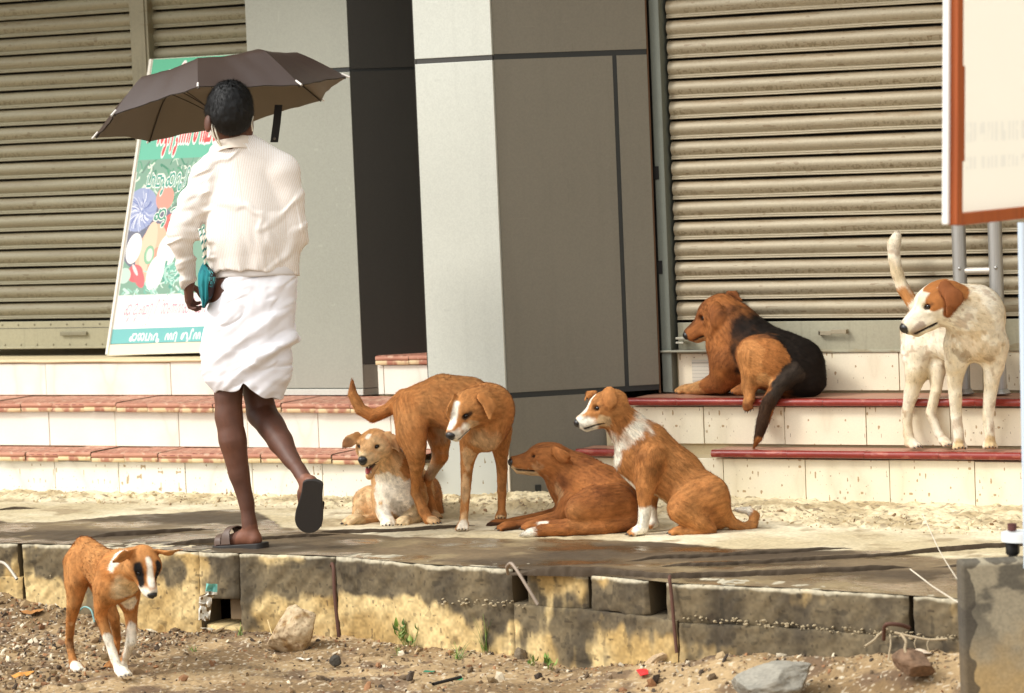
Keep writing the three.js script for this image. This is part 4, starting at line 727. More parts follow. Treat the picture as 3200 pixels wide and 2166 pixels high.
// skull, muzzle, jaw; c = middle of the skull, nose = tip of the nose
function dogHead(c, nose, { up = [0, 1, 0], open = 0, fat = 1 } = {}) {
  const d = sub3(nose, c), L = len3(d), s = L / .1485, d0 = nor3(d), x0 = nor3(crs3(up, d0)), u0 = crs3(d0, x0), a = .13;
  const f = nor3(add3(mul3(d0, Math.cos(a)), mul3(u0, Math.sin(a)))), B = basis(f, up), H = (x, y, z) => loc(c, B, x * s, y * s, z * s), P = [], cuts = [];
  const S = (x, y, z, r, k = .018) => P.push(cone(H(x, y, z), r * s, H(x, y, z + .001), r * s, k * s, { flow: mul3(f, -1), fur: .5 }));
  const K = (p, ra, q, rb, k = .02, o = {}) => P.push(cone(H(...p), ra * s, H(...q), rb * s, k * s, { flow: mul3(f, -1), fur: .45, ...o }));
  const E = (p, r, k = .03, BB = B) => P.push(ell(H(...p), mul3(r, s), BB, k * s, { flow: mul3(f, -1), fur: .55 }));
  E([0, 0, 0], [.050 * fat, .047, .060]); E([0, .010, .034], [.037, .031, .034]);
  K([0, -.016, .045], .0345, [0, -.026, .118], .0242, .03, { n: B[0], s: .92 }); K([0, .0, .05], .017, [0, -.0125, .126], .0122, .02);
  const ja = open, jy = (y, z) => [0, -.03 + (y + .03) * Math.cos(ja) - (z + .005) * Math.sin(ja), -.005 + (z + .005) * Math.cos(ja) + (y + .03) * Math.sin(ja)];
  const j0 = [0, -.043, .012], j1 = jy(-.049, .110), jm = jy(-.048, .06);
  K(j0, .027, jm, .020, .018); K(jm, .020, j1, .0145, .010);
  for (const q of [-1, 1]) {
    S(.034 * q, -.012, .020, .024, .03); S(.030 * q * fat, -.034, -.004, .029, .03); S(.0215 * q, .019, .046, .0125, .02);
    K([.0125 * q, -.035, .106], .0140, [.0205 * q, -.039, .055], .0150, .016);
    cuts.push(cone(H(.035 * q, .006, .060), .0085 * s, H(.036 * q, .006, .061), .0085 * s, .012 * s));
    if (!open) cuts.push(cone(H(.022 * q, -.046, .116), .0022 * s, H(.031 * q, -.050, .05), .0022 * s, .006 * s));
  }
  return { c, B, H, s, f, P, cuts, open, j1, jm };
}
// one ear: a thin flap through the points, widths in metres, w = direction of its width
function ear(pts, rs, w, s = .24) {
  const r = [], n = nor3(crs3(sub3(pts[pts.length - 1], pts[0]), w));
  for (let i = 0; i < pts.length - 1; i++) r.push(cone(pts[i], rs[i], pts[i + 1], rs[i + 1], .008, { n, s, fur: .4, flow: sub3(pts[pts.length - 1], pts[0]) }));
  return r;
}
function paw(p, f, s, claws, up = [0, 1, 0]) {        // p = middle of the paw on its sole
  const B = basis(f, up), q = [], o = loc(p, B, 0, .015 * s, 0), fl = { fur: .35, flow: f };
  q.push(ell(loc(o, B, 0, .002 * s, -.004 * s), [.021 * s, .016 * s, .028 * s], B, .014, fl));
  [[-.017, -.003, .016], [-.006, 0, .025], [.006, 0, .025], [.017, -.003, .016]].forEach(([x, y, z]) => {
    q.push(cone(loc(o, B, x * s * .8, .002 * s, (z - .016) * s), .0095 * s, loc(o, B, x * s, (y - .004) * s, z * s), .0098 * s, .005, fl));
    const g = new THREE.ConeGeometry(.0036 * s, .014 * s, 6); g.rotateX(Math.PI * .62); g.applyMatrix4(new THREE.Matrix4().makeBasis(V(B[0]), V(B[1]), V(B[2])).setPosition(V(loc(o, B, x * s, (y - .0075) * s, (z + .0125) * s)))); claws.push(g);
  });
  return q;
}
function makeDog(o) {
  const claws = [], list = [...o.bones], hd = o.head, base = o.at;
  list.push(...hd.P); for (const e of o.ears) list.push(...e);
  for (const [p, f, s, up] of o.paws) list.push(...paw(p, f, s, claws, up));
  const t = thing('dog', o.label, 'dog', null); t.position.set(...base);
  const wr = o.wrinkle || (() => 0);
  const s = skin(list, o.cell ?? .0052, { cuts: [...hd.cuts, ...(o.cuts || [])], disp: (x, y, z) => (fbm(x * 28, y * 28, z * 28, 2) - .5) * .0045 + wr(x, y, z) });
  const H = hd.H, sc = hd.s, pat = [...o.paint];
  const eyes = o.eyes || {};
  for (const q of [-1, 1]) {
    pat.push({ ...cone(H(.026 * q, .0045, .060), (eyes.rim ?? .0150) * .58 * sc, H(.043 * q, .0085, .044), (eyes.rim ?? .0150) * .52 * sc), col: eyes.rimCol || DARKBR, soft: .003, rag: .004, op: .92 });
    pat.push({ ...cone(H(.018 * q, -.0455, .124), .0036 * sc, H(.029 * q, -.050, .056), .0046 * sc), col: lin(36, 26, 22), soft: .0022, rag: .003 });
  }
  pat.push({ ...cone(H(0, -.019, .140), .0185 * sc, H(0, -.020, .141), .018 * sc), col: lin(40, 34, 32), soft: .003, rag: .003 });
  if (hd.open) pat.push({ ...cone(H(0, -.068, .118), .021 * sc, H(0, -.055, .045), .014 * sc), col: lin(48, 16, 15), soft: .003, rag: .004 });
  coat(s, o.base, pat, { grain: o.grain ?? .46, sd: o.sd });
  const hg = hair(s, o.hairs ?? 40000, o.hairLen ?? .010, { sd: o.sd + 1, lift: .17, w: .0022, skip: (p) => { const d = len3(sub3(p, H(0, -.02, .14))); return d < .022 * sc || [-1, 1].some((q) => len3(sub3(p, H(.034 * q, .006, .054))) < .017 * sc); }, longer: o.longer });
  const put = (n, g, m, par, k) => { g.translate(-base[0], -base[1], -base[2]); return part(n, g, m, par, k); };
  const fm = furM(), body = put('body', s.g, fm, t);
  put('fur', hg, fm, t, 'stuff');
  for (const q of [-1, 1]) { if (eyes.shut) continue; const g = new THREE.SphereGeometry((eyes.r ?? .0112) * sc, 16, 12); g.scale(.9, .66, 1.05); g.applyMatrix4(new THREE.Matrix4().makeBasis(V(hd.B[0]), V(hd.B[1]), V(hd.B[2])).setPosition(V(H(.0305 * q, .006, .0515)))); put('eye', g, eyeM, t); }
  const ng = new THREE.SphereGeometry(1, 18, 14); { const p = ng.attributes.position; for (let i = 0; i < p.count; i++) { let x = p.getX(i), y = p.getY(i), z = p.getZ(i); const w = y > 0 ? 1 : .72 + .28 * (1 + y); x *= w; if (Math.abs(Math.abs(x) - .5) < .2 && z > .55 && y < .35) z -= .18; p.setXYZ(i, x * .0185 * sc, y * .0155 * sc, z * .0145 * sc); } ng.computeVertexNormals(); ng.applyMatrix4(new THREE.Matrix4().makeBasis(V(hd.B[0]), V(hd.B[1]), V(hd.B[2])).setPosition(V(H(0, -.0195, .1355)))); }
  put('nose', ng, noseM, t);
  if (claws.length) put('claws', mergeGeometries(claws), clawM, t);
  if (hd.open) {
    const tg = new THREE.SphereGeometry(1, 14, 10); tg.scale(.012 * sc, .0045 * sc, .032 * sc); tg.applyMatrix4(new THREE.Matrix4().makeBasis(V(hd.B[0]), V(nor3(sub3(H(0, 1, 0), H(0, 0, 0)))), V(nor3(sub3(H(...hd.j1), H(...hd.jm))))).setPosition(V(H(0, (hd.j1[1] + hd.jm[1]) / 2 + .018, (hd.j1[2] + hd.jm[2]) / 2 + .016))));
    const mg = new THREE.SphereGeometry(1, 16, 12); mg.scale(.021 * sc, .019 * sc, .046 * sc); mg.applyMatrix4(new THREE.Matrix4().makeBasis(V(hd.B[0]), V(hd.B[1]), V(hd.B[2])).setPosition(V(H(0, -.058, .052)))); put('mouth', mg, mat(lin(44, 14, 13), { roughness: .35 }), t);
    put('tongue', tg, mat(lin(150, 66, 62), { roughness: .3 }), t);
    const th = [];
    for (const [x, y, z, l, dn] of [[-.012, -.046, .116, .014, 1], [.012, -.046, .116, .014, 1], [-.005, -.046, .121, .006, 1], [.005, -.046, .121, .006, 1]]) { const g = new THREE.ConeGeometry(.0028 * sc, l * sc, 6); g.rotateX(Math.PI); g.translate(...H(x, y - l / 2, z)); th.push(g); }
    for (const [x, dz, l] of [[-.009, .0, .012], [.009, .0, .012], [-.004, .003, .006], [.003, .003, .006]]) { const g = new THREE.ConeGeometry(.0027 * sc, l * sc, 6); g.translate(...H(x, hd.j1[1] + .012 + l / 2, hd.j1[2] + dz)); th.push(g); }
    put('teeth', mergeGeometries(th), mat(lin(232, 222, 198), { roughness: .3 }), t);
  }
  return t;
}
let U = 1 / 640;                                   // one unit of the radii below, in metres
const C = (a, ra, b, rb, k = 14, o = {}) => cone(a, ra * U, b, rb * U, k * U, o);
const Q = (a, ra, b, rb, col, o = {}) => ({ ...cone(a, ra * U, b, rb * U), col, ...o });
const chain = (k, o, ...p) => { const r = []; for (let i = 0; i < p.length - 1; i++) r.push(C(p[i][0], p[i][1], p[i + 1][0], p[i + 1][1], k, o)); return [{ segs: r, k: k * U, kc: Math.min(...p.map((v) => v[1])) * .7 * U }]; };

// sitting dog, brown with a white collar
{
  U = 0.001555;
  const lat = { n: NEAR, s: .74 }, hd = dogHead([-4.640, 0.4683, -9.850], [-4.744, 0.3994, -9.770], {});
  const H = hd.H;
  makeDog({ label: 'brown dog with white neck and chest sitting upright on the pavement', at: [-4.456, 0, -9.984], head: hd, sd: 5,
    bones: [
      ...chain(26, lat, [[-4.542, 0.29, -9.921], 58], [[-4.445, 0.1956, -9.963], 57], [[-4.357, 0.09226, -10.000], 50]),
      ...chain(26, { n: NEAR, s: .86 }, [[-4.631, 0.4307, -9.852], 35], [[-4.590, 0.3693, -9.891], 41], [[-4.544, 0.3087, -9.921], 50]),
      C([-4.589, 0.2549, -9.894], 36, [-4.551, 0.1958, -9.909], 30, 24),
      ...chain(14, {}, [[-4.503, 0.267, -9.877], 36], [[-4.518, 0.1757, -9.857], 23], [[-4.522, 0.125, -9.851], 15.5], [[-4.523, 0.07874, -9.848], 13], [[-4.528, 0.0281, -9.841], 13]),
      ...chain(14, {}, [[-4.540, 0.2559, -9.975], 34], [[-4.549, 0.1575, -9.970], 21], [[-4.547, 0.07233, -9.958], 12.5], [[-4.540, 0.03218, -9.954], 12]),
      ...chain(22, { n: NEAR, s: .66 }, [[-4.332, 0.1226, -9.959], 54], [[-4.390, 0.09614, -9.889], 36]),
      ...chain(12, {}, [[-4.395, 0.08854, -9.874], 26], [[-4.338, 0.04216, -9.905], 20], [[-4.307, 0.01619, -9.931], 13], [[-4.396, 0.008679, -9.879], 10]),
      ...chain(12, {}, [[-4.449, 0.07791, -10.054], 30], [[-4.341, 0.01637, -10.082], 15], [[-4.388, 0.005303, -10.063], 11]),
      C([-4.337, 0.0696, -10.009], 38, [-4.313, 0.04991, -10.020], 27, 20),
      ...chain(8, { fur: 1.3 }, [[-4.302, 0.06801, -10.027], 15], [[-4.272, 0.02318, -10.039], 14], [[-4.240, 0.001653, -10.065], 13], [[-4.216, 0.01465, -10.089], 12], [[-4.212, 0.04107, -10.104], 11], [[-4.234, 0.05934, -10.106], 9], [[-4.277, 0.0646, -10.096], 5]),
    ],
    ears: [ear([[-4.618, 0.5056, -9.799], [-4.607, 0.4837, -9.785], [-4.612, 0.4503, -9.778]], [17*U, 15*U, 4*U], LEFT, .3), ear([[-4.710, 0.5036, -9.873], [-4.731, 0.4957, -9.873], [-4.745, 0.4777, -9.865]], [8*U, 7*U, 3*U], [0,1,0])],
    paws: [[[-4.548, 0.001223, -9.829], nor3(add3(LEFT, mul3(NEAR, .35))), 1.02], [[-4.544, 0.01282, -9.945], nor3(add3(LEFT, mul3(NEAR, .8))), .95], [[-4.414, 0.001806, -9.870], LEFT, .85]],
    base: (x, y, z, m, e) => mix3(mix3(TAN, RUST2, .45 + m * 1.6), DARKBR, sst(.1, .3, m + e * .5) * .35),
    paint: [
      Q([-4.660, 0.3947, -9.868], 26, [-4.583, 0.3524, -9.905], 52, WHITE, { soft: .008, rag: .03 }), Q([-4.600, 0.3144, -9.893], 40, [-4.626, 0.2691, -9.876], 26, WHITE, { rag: .02 }), Q([-4.622, 0.2844, -9.880], 22, [-4.579, 0.18, -9.894], 20, WHITE, { rag: .02 }), Q([-4.560, 0.3932, -9.919], 24, [-4.541, 0.3923, -9.929], 16, WHITE, { rag: .02 }),
      Q([-4.632, 0.4787, -9.889], 26, [-4.643, 0.5025, -9.885], 22, mix3(TAN, RUST2, .3), { rag: .01 }),
      Q([-4.522, 0.08645, -9.848], 17, [-4.534, 0.0005903, -9.836], 24, WHITE, { rag: .02 }), Q([-4.547, 0.07233, -9.958], 17, [-4.540, 0.00104, -9.951], 22, WHITE, { rag: .02 }),
      Q([-4.540, 0.1487, -9.912], 14, [-4.489, 0.1324, -9.936], 18, CREAM, { rag: .02, op: .8 }), Q([-4.234, 0.05934, -10.106], 13, [-4.285, 0.06498, -10.091], 12, WHITE, { rag: .01 }),
      { ...cone(H(0, -.03, .145), .032 * hd.s, H(0, -.035, .085), .034 * hd.s), col: WHITE, rag: .01 }, { ...cone(H(0, .012, .10), .013, H(0, .055, .045), .010), col: WHITE, rag: .006 },
      { ...cone(H(.03, -.045, .05), .026, H(.02, -.05, .02), .022), col: CREAM, rag: .02, op: .7 }, { ...cone(H(0, -.005, .128), .007, H(.006, -.008, .118), .006), col: TAN, rag: .006, op: .8 },
    ], eyes: { rim: .0145 }, longer: (p) => p[1] > .2 ? 1.5 : 1 });
}
// standing brown dog looking down
{
  U = 0.001619;
  const hd = dogHead([-5.179, 0.4586, -9.777], [-5.187, 0.3614, -9.659], {}), H = hd.H, fw = nor3(sub3([-5.215, 0.4077, -9.958], [-5.542, 0.4109, -10.084])), sd = nor3(crs3([0, 1, 0], fw)), lat = { n: sd, s: .78 };
  makeDog({ label: 'tan brown dog standing with its head turned to the left and tail raised', at: [-5.317, 0, -9.977], head: hd, sd: 11,
    bones: [
      ...chain(28, lat, [[-5.548, 0.4324, -10.082], 48], [[-5.419, 0.4577, -10.060], 55], [[-5.292, 0.4299, -10.010], 68], [[-5.206, 0.4025, -9.962], 72]),
      ...chain(24, {}, [[-5.165, 0.4416, -9.941], 52], [[-5.158, 0.4534, -9.832], 42], [[-5.165, 0.4548, -9.784], 34]),
      C([-5.164, 0.3664, -9.891], 44, [-5.158, 0.3424, -9.892], 36, 20),
      ...chain(14, {}, [[-5.198, 0.3632, -9.873], 36], [[-5.227, 0.2943, -9.887], 21], [[-5.245, 0.2418, -9.897], 14.5], [[-5.251, 0.121, -9.884], 10.5], [[-5.253, 0.03002, -9.866], 9.5]),
      ...chain(14, {}, [[-5.197, 0.3451, -10.052], 34], [[-5.223, 0.2659, -10.123], 18], [[-5.237, 0.2, -10.156], 13], [[-5.247, 0.1084, -10.167], 10.5], [[-5.249, 0.0319, -10.160], 9.5]),
      ...chain(18, { n: sd, s: .7 }, [[-5.549, 0.4074, -10.035], 46], [[-5.515, 0.3393, -9.980], 40], [[-5.492, 0.2807, -9.965], 26]),
      ...chain(10, {}, [[-5.499, 0.2911, -9.973], 24], [[-5.503, 0.2241, -9.988], 17], [[-5.531, 0.1621, -10.026], 11.5], [[-5.547, 0.1133, -10.048], 11], [[-5.513, 0.04915, -10.038], 12], [[-5.486, 0.01813, -10.027], 12]),
      ...chain(14, {}, [[-5.517, 0.3705, -10.161], 34], [[-5.489, 0.2976, -10.147], 25], [[-5.486, 0.24, -10.144], 18], [[-5.552, 0.1616, -10.173], 11], [[-5.580, 0.126, -10.190], 10], [[-5.545, 0.02461, -10.178], 10]),
      ...chain(8, { fur: 1.5 }, [[-5.600, 0.4687, -10.081], 18], [[-5.653, 0.421, -10.061], 15], [[-5.711, 0.398, -10.042], 15], [[-5.752, 0.4245, -10.023], 14], [[-5.777, 0.4781, -10.014], 11.5], [[-5.779, 0.5307, -10.017], 4]),
    ],
    ears: [ear([[-5.195, 0.4933, -9.727], [-5.199, 0.4595, -9.700], [-5.205, 0.4234, -9.683]], [12*U, 12*U, 4*U], nor3(add3(NEAR, mul3(LEFT, .5)))), ear([[-5.106, 0.4923, -9.772], [-5.085, 0.4679, -9.781], [-5.076, 0.4195, -9.759]], [14*U, 15*U, 5*U], nor3(add3(mul3(LEFT, 1), mul3(NEAR, .55))))],
    paws: [[[-5.255, 0.00143, -9.863], nor3(add3(NEAR, mul3(LEFT, .25))), .95], [[-5.249, 0.005841, -10.158], nor3(add3(NEAR, mul3(LEFT, .2))), .9], [[-5.467, -0.0008533, -10.024], nor3(add3(NEAR, mul3(LEFT, -.9))), 1.0], [[-5.534, -0.0008617, -10.170], nor3(add3(NEAR, mul3(LEFT, -.5))), .85]],
    base: (x, y, z, m, e) => mix3(TAN, RUST2, clamp(.35 + m * 1.7)),
    paint: [
      Q([-5.218, 0.3134, -9.859], 17, [-5.237, -0.003081, -9.826], 22, mix3(TAN, CREAM, .55), { rag: .04, op: .8 }), Q([-5.220, 0.1769, -10.073], 14, [-5.238, -0.007068, -10.107], 18, CREAM, { rag: .04, op: .7 }),
      Q([-5.139, 0.3259, -9.822], 28, [-5.113, 0.3144, -9.857], 24, CREAM, { rag: .04, op: .45, soft: .02 }),
      Q([-5.482, 0.3218, -10.153], 30, [-5.528, 0.1712, -10.163], 24, lin(176, 158, 130), { rag: .04, op: .7, soft: .014 }), Q([-5.533, 0.1494, -10.136], 16, [-5.520, 0.0008345, -10.133], 22, CREAM, { rag: .03, op: .6 }),
      Q([-5.503, 0.1173, -9.992], 12, [-5.444, 0.003793, -9.992], 24, CREAM, { rag: .03, op: .55 }), Q([-5.245, 0.0182, -9.846], 14, [-5.237, 0.003264, -9.827], 20, WHITE, { rag: .02, op: .8 }),
      Q([-5.220, 0.4943, -9.872], 7, [-5.172, 0.5028, -9.919], 6, WHITE, { rag: .01 }), Q([-5.172, 0.5028, -9.919], 6, [-5.129, 0.46, -9.915], 6, WHITE, { rag: .01 }),
      Q([-5.142, 0.3545, -9.744], 10, [-5.118, 0.3331, -9.799], 10, CREAM, { rag: .015 }),
      { ...cone(H(0, -.03, .145), .030 * hd.s, H(.006, -.03, .07), .031 * hd.s), col: WHITE, rag: .012 }, { ...cone(H(0, .015, .09), .012, H(.002, .042, .040), .013), col: WHITE, rag: .006 }, { ...cone(H(0, .01, .10), .016, H(0, .0, .12), .014), col: WHITE, rag: .006 },
      { ...cone(H(.034, -.03, .05), .022, H(.03, -.035, .01), .022), col: CREAM, rag: .02, op: .55 },
      { ...cone(H(.004, -.012, .130), .010, H(-.012, -.02, .125), .008), col: lin(60, 48, 42), rag: .012, op: .8 }, Q([-5.778, 0.5159, -10.016], 12, [-5.781, 0.5373, -10.016], 10, RUST, { op: .7 }),
    ], eyes: { rim: .023, rimCol: lin(46, 32, 25) } });
}
// lying pale dog with its mouth open
{
  U = 0.001648;
  const hd = dogHead([-5.670, 0.3054, -9.966], [-5.646, 0.2532, -9.830], { open: .46 }), H = hd.H;
  makeDog({ label: 'pale tan dog lying with its mouth open beneath the standing dog', at: [-5.655, 0, -10.054], head: hd, sd: 17,
    bones: [
      ...chain(30, {}, [[-5.648, 0.1224, -10.099], 54], [[-5.680, 0.09014, -10.226], 60], [[-5.724, 0.05875, -10.370], 62]),
      C([-5.651, 0.0644, -10.070], 44, [-5.659, 0.04002, -10.132], 40, 24),
      ...chain(24, {}, [[-5.679, 0.2892, -9.994], 37], [[-5.668, 0.2238, -10.051], 42], [[-5.656, 0.1557, -10.097], 50]),
      ...chain(14, {}, [[-5.676, 0.05456, -10.079], 34], [[-5.788, 0.0792, -10.136], 28], [[-5.802, 0.07258, -10.106], 24], [[-5.789, 0.03062, -10.042], 16]),
      ...chain(10, {}, [[-5.792, 0.05437, -10.065], 15], [[-5.726, 0.004636, -10.073], 14], [[-5.764, 0.005033, -9.986], 13]),
      ...chain(12, {}, [[-5.670, 0.1021, -10.029], 30], [[-5.659, 0.04842, -9.998], 20], [[-5.629, 0.02003, -9.966], 15]),
      ...chain(12, {}, [[-5.585, 0.08601, -10.105], 32], [[-5.574, 0.01976, -10.106], 19], [[-5.574, 0.006706, -10.027], 14]),
      C([-5.683, 0.02331, -10.332], 44, [-5.622, 0.01065, -10.306], 28, 20),
    ],
    ears: [ear([[-5.707, 0.3366, -9.916], [-5.728, 0.3192, -9.892], [-5.753, 0.296, -9.878]], [10*U, 13*U, 4*U], nor3([LEFT[0]*.6,1,LEFT[2]*.6])), ear([[-5.618, 0.3335, -9.983], [-5.593, 0.3079, -9.994], [-5.576, 0.2774, -9.989]], [11*U, 13*U, 4*U], nor3([-LEFT[0]*.7,1,-LEFT[2]*.7]))],
    paws: [[[-5.772, -0.002997, -9.970], nor3(add3(LEFT, mul3(NEAR, .35))), 1.25], [[-5.614, -0.002244, -9.949], NEAR, 1.12], [[-5.573, -0.00538, -9.993], nor3(add3(NEAR, mul3(LEFT, .35))), 1.15]],
    base: (x, y, z, m, e) => mix3(mix3(TAN2, TAN, .5), CREAM, clamp(.28 + m * 1.6)),
    paint: [
      Q([-5.606, 0.1437, -10.324], 46, [-5.592, 0.02599, -10.322], 40, RUST2, { rag: .04 }), Q([-5.580, 0.2058, -10.072], 30, [-5.570, 0.1675, -10.119], 28, TAN, { rag: .03 }),
      Q([-5.642, 0.1509, -9.969], 34, [-5.588, 0.09959, -9.992], 48, WHITE, { rag: .05, op: .9 }), Q([-5.639, 0.05307, -9.963], 22, [-5.601, 0.009569, -9.923], 24, WHITE, { rag: .03, op: .85 }), Q([-5.554, 0.02587, -10.061], 24, [-5.563, 0.00355, -9.976], 24, CREAM, { rag: .03 }),
      Q([-5.605, 0.06505, -10.004], 18, [-5.588, 0.0384, -10.022], 16, lin(120, 104, 84), { rag: .04, op: .5 }), Q([-5.769, 0.0353, -10.008], 20, [-5.767, 0.006155, -9.951], 24, CREAM, { rag: .03, op: .8 }),
      { ...cone(H(0, -.03, .13), .032, H(.0, -.035, .06), .04), col: CREAM, rag: .03, op: .8 }, { ...cone(H(-.002, .038, .050), .009, H(0, .045, .042), .008), col: WHITE, rag: .006 }, { ...cone(H(-.02, -.02, .09), .02, H(-.02, -.03, .05), .02), col: WHITE, rag: .015, op: .7 },
      { ...cone(H(.005, .012, .055), .01, H(.006, -.005, .095), .009), col: TAN2, rag: .012, op: .7 }, Q([-5.734, 0.313, -9.889], 14, [-5.755, 0.2945, -9.877], 12, lin(128, 88, 60), { rag: .02, op: .7 }), Q([-5.586, 0.3006, -9.986], 12, [-5.566, 0.2793, -9.972], 12, lin(140, 94, 58), { rag: .02, op: .7 }),
    ], eyes: { rim: .014 } });
}
// lying rust brown dog with half shut eyes
{
  U = 0.001591;
  const hd = dogHead([-4.993, 0.2517, -10.048], [-5.111, 0.2404, -9.965], {}), H = hd.H, lat = { n: NEAR, s: .82 };
  makeDog({ label: 'rust brown dog lying on its side with half closed eyes behind the sitting dog', at: [-4.849, 0, -10.047], head: hd, sd: 23,
    bones: [
      ...chain(30, lat, [[-4.891, 0.1483, -10.104], 58], [[-4.797, 0.1195, -10.060], 62], [[-4.716, 0.09358, -10.020], 61]),
      ...chain(26, { n: NEAR, s: .85 }, [[-4.980, 0.2383, -10.054], 37], [[-4.942, 0.1954, -10.081], 47], [[-4.894, 0.158, -10.103], 56]),
      C([-4.931, 0.131, -10.082], 36, [-4.923, 0.08267, -10.083], 32, 24),
      ...chain(22, { n: NEAR, s: .6 }, [[-4.678, 0.09156, -9.938], 50], [[-4.725, 0.0992, -9.870], 42], [[-4.764, 0.09439, -9.827], 28]),
      ...chain(12, {}, [[-4.780, 0.08438, -9.830], 24], [[-4.734, 0.04067, -9.883], 14], [[-4.831, 0.03146, -9.867], 12], [[-4.950, 0.0279, -9.840], 11]),
      ...chain(10, { fur: 1.5 }, [[-4.616, 0.02443, -9.954], 15], [[-4.694, 0.01972, -9.869], 16], [[-4.796, 0.02421, -9.794], 15], [[-4.877, 0.02325, -9.753], 14], [[-4.913, 0.01713, -9.734], 10], [[-4.941, 0.0122, -9.720], 4]),
      ...chain(12, {}, [[-4.966, 0.08666, -10.151], 28], [[-5.004, 0.03089, -10.150], 17], [[-5.115, 0.01161, -10.081], 12], [[-5.186, 0.003385, -10.033], 11]),
      ...chain(12, {}, [[-4.891, 0.09207, -10.010], 28], [[-4.922, 0.03957, -9.990], 17], [[-5.034, 0.01643, -9.954], 12.5], [[-5.085, 0.01242, -9.928], 11.5]),
      C([-4.670, 0.04051, -10.006], 36, [-4.639, 0.03406, -9.999], 24, 18),
    ],
    ears: [ear([[-4.938, 0.2783, -10.000], [-4.906, 0.2602, -9.992], [-4.882, 0.2341, -10.013]], [13*U, 14*U, 5*U], nor3(add3([0, 1, 0], mul3(LEFT, .4)))), ear([[-5.002, 0.2838, -10.125], [-4.994, 0.2714, -10.150], [-4.984, 0.2504, -10.165]], [9*U, 9*U, 4*U], [0, 1, 0])],
    paws: [[[-5.203, -0.0103, -10.023], LEFT, 1.05], [[-5.100, -0.001314, -9.908], LEFT, 1.05], [[-4.965, 0.01291, -9.831], LEFT, 1.0]],
    base: (x, y, z, m, e) => mix3(RUST, RUST2, clamp(.5 + m * 1.6)),
    paint: [
      { ...cone(H(0, -.045, .13), .022, H(.0, -.05, .04), .03), col: CREAM, rag: .02, op: .75 }, { ...cone(H(.03, -.03, .03), .03, H(.02, -.05, .0), .03), col: mix3(TAN, CREAM, .4), rag: .03, op: .5 },
      Q([-4.905, 0.01675, -9.738], 13, [-4.947, 0.01245, -9.717], 14, WHITE, { rag: .01 }), Q([-4.922, 0.0419, -9.821], 9, [-4.907, 0.04119, -9.829], 8, WHITE, { rag: .01 }),
      Q([-4.960, 0.1825, -9.981], 14, [-4.936, 0.1179, -9.989], 16, mix3(TAN, CREAM, .4), { rag: .03, op: .6 }), Q([-4.773, 0.08189, -9.788], 20, [-4.736, 0.03998, -9.815], 14, TAN, { rag: .05, op: .5, soft: .02 }),
      Q([-5.183, -0.006868, -10.000], 16, [-5.203, -0.009155, -9.989], 18, lin(40, 30, 24), { rag: .02, op: .85 }), Q([-5.060, -0.006459, -9.916], 9, [-5.087, -0.003924, -9.881], 9, lin(40, 30, 24), { rag: .02, op: .8 }), Q([-4.908, 0.2746, -9.947], 7, [-4.921, 0.2551, -9.950], 6, lin(70, 40, 22), { rag: .01, op: .7 }),
    ], eyes: { rim: .0085, shut: true, rimCol: lin(26, 16, 12) },
    wrinkle: (x, y, z) => { const t = -(x * LEFT[0] + z * LEFT[2]) * .8 + y * 1.1; const u = y > .1 ? 1 : 0; return u * .0022 * Math.sin(t * 150 + 3 * noise(x * 9, y * 9, z * 9)) * sst(.55, .7, noise(x * 7 + 3, y * 7, z * 7)); } });
}
